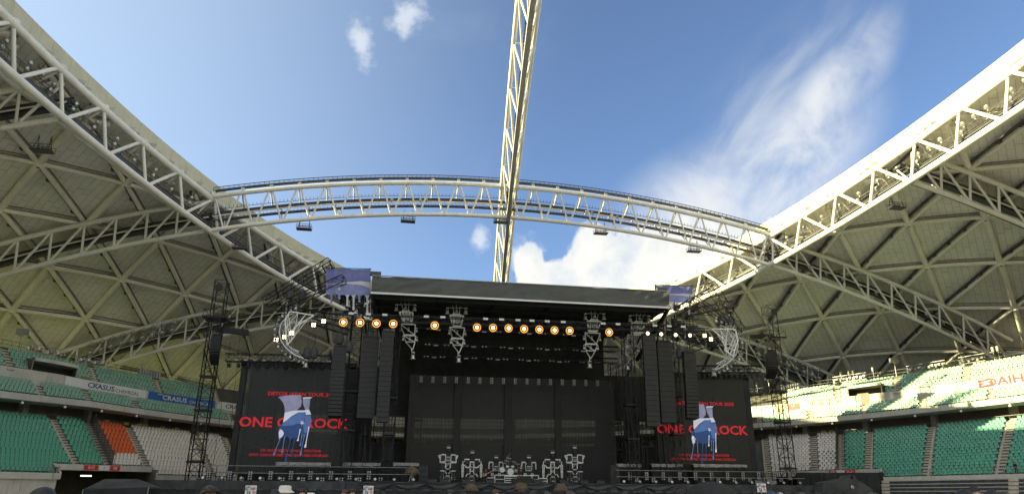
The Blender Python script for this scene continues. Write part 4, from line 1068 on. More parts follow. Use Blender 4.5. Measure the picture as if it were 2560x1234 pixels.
# glowing lamps
for i, (px, py) in enumerate(((858, 804), (900, 805), (941, 807), (983, 808), (1087, 812), (1193, 817), (1233, 818), (1272, 819), (1311, 821), (1349, 822), (1387, 824), (1425, 825), (1524, 829), (1620, 832), (1654, 834), (1690, 836), (1726, 837))):
    p = at(px, py, 99.2); th = thing('glowing_lamp', f'warm glowing stage lamp under the roof front, {nth(i+1)} from the left', 'stage lamp', p, 'glowing lamps along the front truss')
    big = i < 12
    mb = MB(); mb.lathe(p+Vector((0, 0.75, 0.05)), (0, -1, -0.06), [(0, 0.16), (0.1, 0.32), (0.6, 0.45), (0.62, 0.42)], 12); mb.build('housing', 'blackp', th)
    R0 = 0.60 if i < 13 else 0.36
    mb = MB(); mb.lathe(p+Vector((0, 0.30, 0)), (0, -1, -0.06), [(-0.25, 0.2), (0.1, R0), (0.12, R0), (0.05, R0*0.8), (-0.1, 0.3)], 16); mb.build('halo_dish', 'amber' if i < 13 else 'lampw', th, True)  # self-glowing dish that paints the halo of light round the bulb
    mb = MB(); mb.lathe(p+Vector((0, 0.26, 0)), (0, -1, -0.06), [(0, 0.18), (0.14, 0.25), (0.24, 0.2), (0.30, 0.1)], 14); mb.build('bulb', 'lamp' if i < 13 else 'lampw', th, True)
    mb = MB(); mb.beam(p+Vector((-0.5, 0.4, 0)), p+Vector((-0.5, 0.4, 0.75)), 0.05, 0.05); mb.beam(p+Vector((0.5, 0.4, 0)), p+Vector((0.5, 0.4, 0.75)), 0.05, 0.05); mb.beam(p+Vector((-0.5, 0.4, 0.75)), p+Vector((0.5, 0.4, 0.75)), 0.05, 0.05); mb.build('yoke', 'black', th)
for i, (px, py) in enumerate(((809, 802), (784, 811), (729, 831), (711, 841), (690, 848), (1762, 838), (1778, 847))):
    p = at(px, py, 102); th = thing('pale_lamp', f'small pale lit lamp out on the wing trusses, {nth(i+1)} from the left', 'stage lamp', p, 'small lit lamps on the wing trusses')
    mb = MB(); mb.box(p+Vector((0, 0.3, 0)), (0.7, 0.4, 0.7)); mb.build('housing', 'blackp', th)
    for dx in (-0.16, 0.16):
        for dz in (-0.16, 0.16): mb = MB(); mb.lathe(p+Vector((dx, 0.1, dz)), (0, -1, 0), [(0, 0.13), (0.05, 0.12)], 8); mb.build('lens', 'lampw', th)

# hanging silver light figures
def moving_head(p, s, parent, m='silver', name='moving_head'):
    mb = MB(); mb.lathe(Vector(p)+Vector((0, 0, -0.55*s)), (0, 0, 1), [(0, 0.42*s), (0.08*s, 0.44*s), (0.12*s, 0.3*s), (0.9*s, 0.24*s), (1.1*s, 0.3*s), (1.15*s, 0.2*s)], 10)
    o = mb.build(name, m, parent); mb = MB(); mb.box(Vector(p)+Vector((0, -0.3*s, 0.2*s)), (0.34*s, 0.08, 0.3*s)); mb.build('vent_panel', 'blackp', o); return o
def loop(pts, r, m, parent, name='frame', closed=True):
    mb = MB(); pts = [Vector(p) for p in pts]
    for i in range(len(pts) if closed else len(pts)-1): mb.tube([pts[i], pts[(i+1) % len(pts)]], r, 5)
    return mb.build(name, m, parent)
def hanging_figure(cx, cy, lean, label):
    Y = 103.0; th = thing('hanging_light_figure', label, 'light figure', at(cx, cy+145, Y), 'silver light figures hanging under the roof')
    def q(dx, dy, dY=0.0): return at(cx+dx+lean*dy/100.0, cy+dy+dx*0.05, Y+dY)
    mb = MB(); mb.tube([q(-24, 6), q(24, 4)], 0.08, 5); mb.tube([q(-10, 0), q(-6, 20)], 0.07, 5); mb.tube([q(10, 0), q(6, 20)], 0.07, 5); mb.tube([q(0, -8), q(0, 14)], 0.06, 5); mb.build('top_bar', 'silver', th)
    for dx, dy in ((-23, 14), (23, 12), (0, 10)): moving_head(q(dx, dy, -0.3), 0.85 if dx else 0.6, th)
    loop([q(-17, 24), q(17, 24), q(10, 50), q(-10, 50)], 0.13, 'rwhite', th); loop([q(-9, 20), q(9, 20), q(8, 48), q(-8, 48)], 0.09, 'rwhite', th)
    mb = MB(); mb.box(q(0, 36, 0.2), (0.8, 0.3, 1.0)); mb.build('control_box', 'greym', th)
    for w0, w1, y0, y1 in ((19, 13, 54, 80), (16, 11, 82, 98)):
        loop([q(-w0, y0), q(w0, y0), q(w1, y1), q(-w1, y1)], 0.09, 'silver', th); loop([q(-w0, y0), q(w1, y1)], 0.06, 'silver', th, 'brace', False)
        for s_ in (-1, 1): moving_head(q(s_*(w0+1), (y0+y1)/2, -0.2), 0.55, th)
        moving_head(q(0, (y0+y1)/2, -0.1), 0.5, th)
    loop([q(-12, 98), q(12, 98), q(3, 118)], 0.08, 'silver', th); mb = MB(); mb.tube([q(0, 112), q(1, 128)], 0.06, 5); mb.build('drop_pipe', 'silver', th)
    moving_head(q(2, 132), 0.95, th)
    return th
hanging_figure(1012, 756, 14, 'silver figure of lamps and frames hanging at the left of the stage roof')
hanging_figure(1141, 764, 3, 'silver figure of lamps and frames hanging second from left under the roof')
hanging_figure(1488, 778, -12, 'silver figure of lamps and frames hanging third from left under the roof')
hanging_figure(1602, 783, -26, 'silver figure of lamps and frames hanging by the right corner of the roof')
def spider(pts, Y, label, heads, tip, web):
    th = thing('curled_light_frame', label, 'light figure', at(*pts[-1], Y), 'curled silver frames over the screens')
    P = [at(x, y, Y) for x, y in pts]; C = sum(P, Vector())/len(P)
    Q = [p+(C-p)*0.34+Vector((0, 0.9, 0)) for p in P]
    for L, nm in ((P, 'outer_rail'), (Q, 'inner_rail')):
        mb = MB(); mb.tube(L, 0.12, 6); mb.build(nm, 'silver', th)
    for i in range(len(P)-1):
        loop([P[i], Q[i+1]], 0.08, 'silver', th, 'brace', False); loop([Q[i], P[i+1]], 0.07, 'silver', th, 'brace', False); loop([P[i], Q[i]], 0.08, 'silver', th, 'rung', False)
    W = [at(x, y, Y-0.4) for x, y in web]; loop(W, 0.12, 'rwhite', th, 'web_frame')
    for i in range(len(W)-1):
        for f in (0.33, 0.66): loop([W[i]+(W[i+1]-W[i])*f, W[(i+2) % len(W)]+(W[(i+3) % len(W)]-W[(i+2) % len(W)])*(1-f)], 0.06, 'rwhite', th, 'web_bar', False)
    for k in range(heads):
        f = (k+0.5)/heads*(len(P)-1); i = int(f); p = P[i]+(P[min(i+1, len(P)-1)]-P[i])*(f-i); d = (p-C).normalized()
        moving_head(p+d*0.7+Vector((0, -0.3, 0)), 0.62, th, 'greym' if k % 3 else 'silver')
    moving_head(at(*tip, Y), 1.0, th)
spider(((742, 778), (718, 790), (703, 808), (698, 830), (703, 852), (716, 870), (735, 886), (758, 895)), 102.5, 'curled silver light frame like a claw above the left screen', 16, (764, 908), ((725, 778), (785, 788), (736, 817), (735, 842), (718, 862), (712, 800)))
spider(((1800, 812), (1822, 822), (1838, 842), (1846, 862), (1840, 885), (1825, 902), (1808, 915), (1785, 925)), 102.5, 'curled silver light frame like a claw above the right screen', 16, (1784, 930), ((1838, 822), (1780, 822), (1815, 852), (1812, 875), (1832, 890), (1845, 850)))

# hung loudspeaker columns
def line_array(cx, y0, y1, w, Y, n, curve, label, small=False):
    a, b = at(cx, y0, Y), at(cx, y1, Y); b.x = a.x; W = (at(cx+w/2, y0, Y)-at(cx-w/2, y0, Y)).x
    th = thing('line_array', label, 'loudspeaker', (a.x, Y, b.z), 'hung loudspeaker columns'); H = (a.z-b.z)/n
    y = Y; ang_ = 0.0
    for i in range(n):
        z = a.z-H*(i+0.5); ang_ = -curve*(i/n)**2; y += math.sin(ang_)*-H*0.6
        R = Matrix.Rotation(ang_, 3, 'X'); c = Vector((a.x, y, z)); mb = MB(); hw, hd, hz = W/2, 0.6*min(1, W), H*0.5
        P = [(-hw, -hd, -hz*0.92), (hw, -hd, -hz*0.92), (hw, -hd, hz), (-hw, -hd, hz)]; P2 = [(-hw*0.8, hd, -hz*0.7), (hw*0.8, hd, -hz*0.7), (hw*0.8, hd, hz*0.9), (-hw*0.8, hd, hz*0.9)]
        mb.add([c+R @ Vector(p) for p in P+P2], [(0, 1, 2, 3), (7, 6, 5, 4), (0, 4, 5, 1), (2, 6, 7, 3), (1, 5, 6, 2), (0, 3, 7, 4)]); cab = mb.build('cabinet', 'blackp', th)
        mb = MB(); mb.box(c+R @ Vector((0, -hd-0.02, 0)), (hw*1.9, 0.03, hz*1.9), R); mb.build('grille', 'blackp', cab)
    mb = MB(); mb.box((a.x, Y, a.z+0.2), (W*0.9, 0.9, 0.25)); mb.build('fly_bar', 'black', th)
    mb = MB(); mb.tube([(a.x-W*0.3, Y, a.z+0.2), (a.x, Y, a.z+3)], 0.04, 4); mb.tube([(a.x+W*0.3, Y, a.z+0.2), (a.x, Y, a.z+3)], 0.04, 4); mb.build('chain', 'black', th)
    return th
line_array(851, 868, 1042, 34, 100.5, 18, 0.30, 'outermost slim black speaker column left of the stage')
line_array(928, 846, 1046, 42, 101.5, 16, 0.05, 'broad black speaker column, middle of the left three')
line_array(970, 832, 1056, 30, 100.0, 18, 0.10, 'black speaker column nearest the stage opening on the left')
line_array(1619, 840, 1066, 32, 100.0, 18, 0.10, 'black speaker column nearest the stage opening on the right')
line_array(1657, 856, 1056, 36, 101.5, 16, 0.05, 'broad black speaker column, middle of the right three')
line_array(1720, 884, 1046, 30, 100.5, 18, 0.30, 'outermost slim black speaker column right of the stage')

# delay masts at the outer ends
def delay(b, t, label, arm, plat, arr, Y=110):
    p0, p1 = at(*b, Y), at(*t, Y); p1.x = p0.x; th = thing('delay_mast', label, 'mast', (p0.x, Y, 0), 'tall outer masts')
    truss_parts((p0.x, Y, 0.2), (p0.x, Y, p1.z), 1.75, 1.75, 22, 0.09, 0.045, 'black', th)
    for f in (0.10, 0.18, 0.40, 0.55): mb = MB(); mb.box((p0.x, Y, p1.z*f), (2.1, 2.1, 0.22)); mb.build('sleeve_block', 'black', th)
    zp = at(*plat, Y).z; mb = MB(); mb.box((p0.x, Y, zp), (3.6, 3.2, 0.25)); mb.build('platform', 'black', th)
    mb = MB()
    for sx in (-1.7, 1.7): mb.tube([(p0.x+sx, Y-1.5, zp), (p0.x+sx, Y-1.5, zp+1.1), (p0.x+sx, Y+1.5, zp+1.1), (p0.x+sx, Y+1.5, zp)], 0.05, 4)
    mb.tube([(p0.x-1.7, Y-1.5, zp+1.1), (p0.x+1.7, Y-1.5, zp+1.1)], 0.05, 4); mb.build('guard_rail', 'black', th)
    q = at(*arm, Y); q.y = Y; mb = MB(); mb.beam((p0.x, Y, q.z), (q.x, Y, q.z-0.3), 0.7, 0.8); mb.build('arm', 'black', th)
    mb = MB(); mb.tube([(q.x, Y, q.z), (q.x, Y, 4)], 0.03, 4); mb.tube([((p0.x+q.x)/2, Y, q.z), ((p0.x+q.x)/2, Y, 4)], 0.03, 4); mb.tube([(p0.x+(q.x-p0.x)*0.75, Y, q.z), (p0.x+(q.x-p0.x)*0.9, Y, 4)], 0.03, 4); mb.build('cable', 'black', th)
    mb = MB(); mb.lathe((p0.x, Y-1.0, p1.z-1.3), (0, -1, 0), [(0, 0.5), (0.5, 0.6), (0.55, 0.5)], 12); mb.build('lamp_head', 'blackp', th)
    line_array(arr[0], arr[1], arr[2], 24, Y-1.6, 9, 0.9, 'short curved speaker cluster on the '+('left' if b[0] < 1280 else 'right')+' outer mast')
delay((483, 1195), (483, 700), 'tall slender black mast standing left of the left screen', (622, 826), (545, 797), (543, 840, 905))
delay((1972, 1190), (1972, 768), 'tall slender black mast standing right of the right screen', (1872, 838), (1915, 846), (1925, 880, 940))

# see-through LED walls
YB = 116.0
led = thing('led_backdrop', 'large dark see-through screen closing the back of the stage', 'screen', (0, YB, ZD))
bx0, bx1 = at(1022, 1000, YB).x, at(1536, 1000, YB).x; bz1 = (at(1022, 937, YB).z+at(1536, 950, YB).z)/2
nc, nr = 18, 6
for i in range(nc):
    for j in range(nr):
        a = bx0+(bx1-bx0)*i/nc; b = bx0+(bx1-bx0)*(i+1)/nc-0.015; z0 = ZD+(bz1-ZD)*j/nr; z1 = ZD+(bz1-ZD)*(j+1)/nr-0.015
        mb = MB(); mb.poly([(a, YB+0.04*((i*7) % 3), z0), (b, YB+0.04*((i*5) % 2), z0), (b, YB+0.04*((i*5) % 2), z1), (a, YB+0.04*((i*7) % 3), z1)]); mb.build('led_tile', 'ledg', led)
for px in (1145, 1270, 1395):              # dark hanging legs of cloth in front of the wall
    p = at(px, 1000, YB-0.4); th = thing('cloth_leg', f'narrow dark cloth strip hanging in front of the backdrop, {nth((1145, 1270, 1395).index(px)+1)} from the left', 'curtain', (p.x, YB-0.4, ZD)); cloth('strip', 'skirtd', th, p.x-0.55, p.x+0.55, YB-0.45, ZD, bz1, 0.1, 1.0, nu=6)
YD = 121.5
DX0, DX1 = at(618, 1000, YD).x, at(1866, 1000, YD).x
zb0, zb1 = at(1280, 1111, YD).z, at(1280, 1046, YD).z
drape = thing('rear_drape', 'black drapes behind the screens leaving a band of openings', 'curtain', (0, YD, 0))
mb = MB(); mb.box(((DX0+DX1)/2, YD, (zb1+22)/2), (DX1-DX0, 0.1, 22-zb1)); mb.build('upper_drape', 'cloth', drape)
mb = MB(); mb.box(((DX0+DX1)/2, YD, zb0/2), (DX1-DX0, 0.1, zb0)); mb.build('lower_drape', 'cloth', drape)
xs = [DX0]
for a, b in ((690, 745), (760, 842), (925, 1010), (1036, 1141), (1149, 1268), (1289, 1388), (1402, 1490), (1535, 1560), (1600, 1640), (1650, 1702), (1780, 1830)): xs += [at(a, 1080, YD).x, at(b, 1080, YD).x]
xs.append(DX1)
for a, b in zip(xs[::2], xs[1::2]):
    mb = MB(); mb.box(((a+b)/2, YD+0.12, (zb0+zb1)/2), (b-a, 0.1, zb1-zb0+0.3)); mb.build('drape_leg', 'cloth', drape)
sgr = thing('scaffold_grid', 'black scaffold grid standing behind the see-through screens', 'scaffold', (0, YD-1, 0))
for j in range(7):
    z = zb0+(zb1-zb0)*j/6; mb = MB(); mb.tube([(DX0, YD-1.2, z), (DX1, YD-1.2, z)], 0.05, 4); mb.build('ledger', 'black', sgr)
for i in range(150):
    x = DX0+(DX1-DX0)*i/149; mb = MB(); mb.tube([(x, YD-1.2, zb0-0.4), (x, YD-1.2, zb1+0.4)], 0.035, 4); mb.build('standard', 'black', sgr)
def side_screen(pxa, pxb, ptop, label, cpx, detox, cz=1057, Y=107.0):
    x0, x1 = at(pxa, 1030, Y).x, at(pxb, 1030, Y).x; z1 = at(pxa, ptop, Y).z; z0 = ZD+1.0
    th = thing('side_screen', label, 'screen', ((x0+x1)/2, Y, z0), 'side screens with the band lettering'); n = 16
    for i in range(n):
        a = x0+(x1-x0)*i/n; b = x0+(x1-x0)*(i+1)/n-0.06; d = 0.05*(i % 2)
        for j in range(5):
            za, zb_ = z0+(z1-z0)*j/5, z0+(z1-z0)*(j+1)/5-0.02
            mb = MB(); mb.poly([(a, Y+d, za), (b, Y+d, za), (b, Y+d, zb_), (a, Y+d, zb_)]); mb.build('led_tile', 'led', th)
    for i in range(n+1):
        x = x0+(x1-x0)*i/n-0.03; mb = MB(); mb.tube([(x, Y+0.12, z0), (x, Y+0.12, z1)], 0.05, 4); mb.build('mullion', 'black', th)
    for s_, x in ((-1, x0), (1, x1)):
        mb = MB(); mb.box((x+s_*0.35, Y+0.2, (z0+z1)/2), (0.9, 0.4, z1-z0+0.4)); mb.build('side_drape', 'cloth', th)
    mb = MB(); mb.box(((x0+x1)/2, Y+0.25, z1+0.4), (x1-x0+1.8, 0.5, 0.9)); mb.build('header', 'cloth', th)
    yf = Y-0.05; c = at(cpx, cz, Y); K_ = 0.0605/5.877                     # metres per crop pixel of the printed picture
    def W(cx, cy, l): return Vector((c.x+(cx-925)*K_, yf-0.012*l, c.z-(cy-575)*K_*1.04))
    text_on('ONE OK ROCK', 1.9, lambda x, y: (c.x+x, yf, c.z+y), 'red', th, 1.0, 0.045, fit=15.2)
    text_on('DETOX JAPAN TOUR 2025', 0.72, lambda x, y: (c.x+0.75+x, yf, W(0, 192, 0).z+y), 'red', th, 1.0, 0.014, fit=9.7)
    text_on('OITA - CRASUS DOME OITA   KANAGAWA - NISSAN STADIUM', 0.50, lambda x, y: (c.x-0.1+x, yf, W(0, 930, 0).z+y), 'red', th, 1.0, 0.004, fit=8.2)
    text_on('SAPPORO - DAIWA HOUSE PREMIST DOME   OSAKA - YANMAR STADIUM NAGAI', 0.50, lambda x, y: (c.x-0.3+x, yf, W(0, 988, 0).z+y), 'red', th, 1.0, 0.004, fit=10.8)
    art = ((1, 'a1', [(665, 235), (760, 212), (850, 205), (965, 200), (1000, 245), (1010, 320), (1050, 400), (780, 440), (772, 380), (757, 335), (735, 300), (700, 262)]),
           (1, 'a1', [(1005, 242), (1135, 227), (1108, 250), (1104, 380), (1055, 398), (1012, 310)]), (2, 'a4', [(1000, 232), (1075, 226), (1138, 226), (1105, 240), (1010, 246)]),
           (2, 'a5', [(978, 225), (1003, 245), (1016, 320), (1054, 397), (940, 405), (990, 350), (996, 290)]),
           (3, 'a4', [(780, 440), (900, 408), (1055, 404), (1066, 425), (960, 432), (880, 482), (800, 552), (772, 570), (778, 500)]), (3, 'a4', [(1050, 396), (1105, 388), (1140, 455), (1070, 462)]),
           (2, 'a2', [(755, 600), (900, 600), (1030, 560), (1060, 480), (1142, 478), (1146, 600), (1128, 690), (1100, 745), (1060, 735), (1020, 705), (985, 765), (940, 760), (900, 790), (850, 748), (818, 760), (790, 742), (745, 792), (728, 720), (724, 665), (738, 610)]),
           (4, 'a3', [(772, 578), (870, 502), (960, 436), (1066, 425), (1062, 500), (1032, 560), (900, 600), (800, 612), (755, 602)]), (4, 'a3', [(1066, 470), (1142, 470), (1144, 590), (1100, 700), (1066, 690), (1050, 600)]),
           (3, 'a4', [(742, 655), (775, 668), (800, 705), (785, 748), (745, 788), (728, 700)]))
    for l, m_, P in art: mb = MB(); mb.poly([W(x, y, l) for x, y in P]); mb.build('print', m_, th)
    for (xa, ya, xb, yb, m_) in ((762, 765, 695, 990, 'a3'), (815, 752, 805, 965, 'a3'), (900, 765, 860, 1075, 'a2'), (955, 755, 930, 1010, 'a2'), (1015, 650, 995, 805, 'a4'), (1045, 720, 1035, 868, 'a3'), (1078, 720, 1050, 990, 'a3'), (1128, 615, 1103, 890, 'a4')):
        mb = MB(); P = []
        prof = ((0, 11), (0.15, 7), (0.5, 5), (0.8, 7), (0.9, 14), (0.97, 12), (1.0, 4))
        for f, w in prof: P.append(W(xa+(xb-xa)*f-w, ya+(yb-ya)*f, 5))
        for f, w in prof[::-1]: P.append(W(xa+(xb-xa)*f+w, ya+(yb-ya)*f, 5))
        mb.poly(P); mb.build('drip', m_, th)
    mb = MB(); sp = []
    for i in range(10): r = 38 if i % 2 == 0 else 12; sp.append(W(1030+r*math.cos(i*PI/5+0.3), 568+r*math.sin(i*PI/5+0.3), 6))
    mb.poly(sp); mb.build('star', 'a4', th)
    return th
side_screen(603, 868, 912, 'left side screen with red band lettering and dripping blue print', 736, 1)
side_screen(1652, 1868, 942, 'right side screen with red band lettering and dripping blue print', 1757, 1, 1074)

# strobe panels
def strobe(px, py, Y, rows, label, s=1.0, parent_group='strobe panels along the stage floor'):
    p = at(px, py, Y); th = thing('strobe_panel', label, 'strobe light', p, parent_group); h = 0.30*rows*s
    mb = MB(); mb.box(p+Vector((0, 0.12, 0)), (0.66*s, 0.22, h+0.06)); mb.build('housing', 'blackp', th)
    mb = MB(); mb.beam(p+Vector((-0.38*s, 0.12, -h/2)), p+Vector((-0.38*s, 0.12, h*0.1)), 0.04, 0.06); mb.beam(p+Vector((0.38*s, 0.12, -h/2)), p+Vector((0.38*s, 0.12, h*0.1)), 0.04, 0.06); mb.build('bracket', 'black', th)
    for i in range(2):
        for j in range(rows):
            mb = MB(); mb.lathe(p+Vector(((i-0.5)*0.30*s, 0.0, (j-(rows-1)/2)*0.29*s)), (0, -1, 0), [(0, 0.12*s), (0.03, 0.11*s), (0.05, 0.05*s)], 8); mb.build('cell', 'lens', th)
    return th
for i, px in enumerate((521, 574, 625, 676, 727, 776, 827, 874, 922)): strobe(px, 1187, 103.0, 4, f'tall strobe panel on the left stage wing, {nth(i+1)} from the left')
for i, px in enumerate((500, 552, 604, 655, 706, 757, 806, 853, 898, 951)): strobe(px, 1197.5, 102.4, 2, f'short strobe panel on the left stage wing, {nth(i+1)} from the left')
for i, px in enumerate((1575, 1617, 1658, 1700, 1739, 1779, 1819, 1858, 1897, 1936, 1975)): strobe(px, 1189, 103.0, 4, f'tall strobe panel on the right stage wing, {nth(i+1)} from the left')
for i, px in enumerate((1592, 1634, 1675, 1715, 1756, 1796, 1836, 1875, 1913, 1953)): strobe(px, 1198.5, 102.4, 2, f'short strobe panel on the right stage wing, {nth(i+1)} from the left')
for i in range(16):
    px = 1053+29.4*i; strobe(px, 947+i*0.62, 113.0, 4, f'small strobe panel hung above the backdrop, {nth(i+1)} from the left', 0.85, 'strobe panels above the backdrop')
# guard rails of the wings
for side, a, b in (('left', 500, 1040), ('right', 1540, 2010)):
    A_, B_ = at(a, 1180, 102), at(b, 1180, 102); th = thing('wing_railing', f'thin black pipe railing along the {side} stage wing', 'railing', ((A_.x+B_.x)/2, 102, ZD))
    for h in (1.0, 1.9): mb = MB(); mb.tube([(A_.x, 102, ZD+h), (B_.x, 102, ZD+h)], 0.04, 5); mb.build('rail', 'greym', th)
    n = 14
    for i in range(n+1): x = A_.x+(B_.x-A_.x)*i/n; mb = MB(); mb.tube([(x, 102, ZD), (x, 102, ZD+1.9)], 0.04, 5); mb.build('post', 'black', th)
# tarp covered racks
for px0, px1, py, ds in ((690, 828, 1153, 'widest rack with grey tarpaulin top in front of the left screen'), (858, 952, 1154, 'rack with grey tarpaulin top right of the left mast'), (981, 1048, 1154, 'small rack with grey tarpaulin top beside the left speaker stack'),
                         (1541, 1602, 1157, 'small rack with grey tarpaulin top beside the right speaker stack'), (1628, 1705, 1157, 'rack with grey tarpaulin top left of the right mast'), (1733, 1866, 1158, 'widest rack with grey tarpaulin top in front of the right screen')):
    Y = 104.6; a, b = at(px0, py, Y), at(px1, py, Y); z1 = (a.z+b.z)/2; th = thing('covered_rack', ds, 'rack', ((a.x+b.x)/2, Y, ZD), 'tarpaulin covered racks')
    mb = MB(); mb.box(((a.x+b.x)/2, Y+0.8, (ZD+z1)/2-0.1), (b.x-a.x-0.2, 1.4, z1-ZD-0.2)); mb.build('body', 'cloth', th)
    mb = MB(); mb.grid(lambda u, v: (a.x+(b.x-a.x)*u, Y-0.15+0.10*noise.noise(Vector((u*14, v*3, px0)))+(0.0 if v > 0 else 1.6), z1-0.02-v*(0.50+0.14*noise.noise(Vector((u*6, 1, px0)))) if v > 0 else z1+0.05*noise.noise(Vector((u*8, 2, px0)))), 40, 5); mb.build('tarpaulin', 'tarp', th, True)
    for i in range(3):
        x = a.x+(b.x-a.x)*(i+0.5)/3; mb = MB(); mb.lathe((x, Y-0.25, z1-0.75), (0, -1, 0), [(0, 0.16), (0.1, 0.28), (0.16, 0.26)], 10); mb.build('fan', 'blackp', th)
        mb = MB(); mb.tube([(x+0.5, Y-0.1, ZD), (x+0.5, Y-0.1, z1)], 0.06, 5); mb.build('upright', 'black', th)
    cloth('front_drape', 'cloth', th, a.x+0.1, b.x-0.1, Y+0.02, ZD, z1-0.5, 0.12, 1.5, seed=px0)
for px, ds in ((1057, 'black subwoofer stack at the left edge of the stage opening'), (1539, 'black subwoofer stack at the right edge of the stage opening')):
    Y = 102.6; p = at(px, 1205, Y); z1 = at(px, 1162, Y).z; th = thing('subwoofer_stack', ds, 'loudspeaker', (p.x, Y, ZD)); H = (z1-ZD)/3
    for j in range(3):
        mb = MB(); mb.box((p.x, Y+0.6, ZD+H*(j+0.5)), (1.2, 1.2, H-0.03)); cab = mb.build('cabinet', 'skirt', th)
        for dz in (-0.2, 0.2): mb = MB(); mb.box((p.x, Y-0.02, ZD+H*(j+0.5)+dz), (1.0, 0.05, 0.3)); mb.build('port', 'blackp', cab)

random.seed(9)
for side, x0, x1 in (('left', 868, 1010), ('right', 1565, 1725)):      # loose cables between roof and deck
    th = thing('hanging_cables', f'loose black cables hanging between roof and deck at the {side} speakers', 'cables', at((x0+x1)/2, 1200, 104))
    for i in range(26):
        px = random.uniform(x0, x1); Y = random.uniform(102, 112); a = at(px, random.uniform(800, 880), Y); b = Vector((a.x+random.uniform(-0.8, 0.8), Y, ZD))
        m_ = (a+b)/2+Vector((random.uniform(-0.9, 0.9), 0, 0)); mb = MB(); mb.tube([a, a.lerp(m_, 0.5), m_, m_.lerp(b, 0.5), b], random.choice((0.03, 0.05, 0.08)), 4); mb.build('cable', 'black', th)

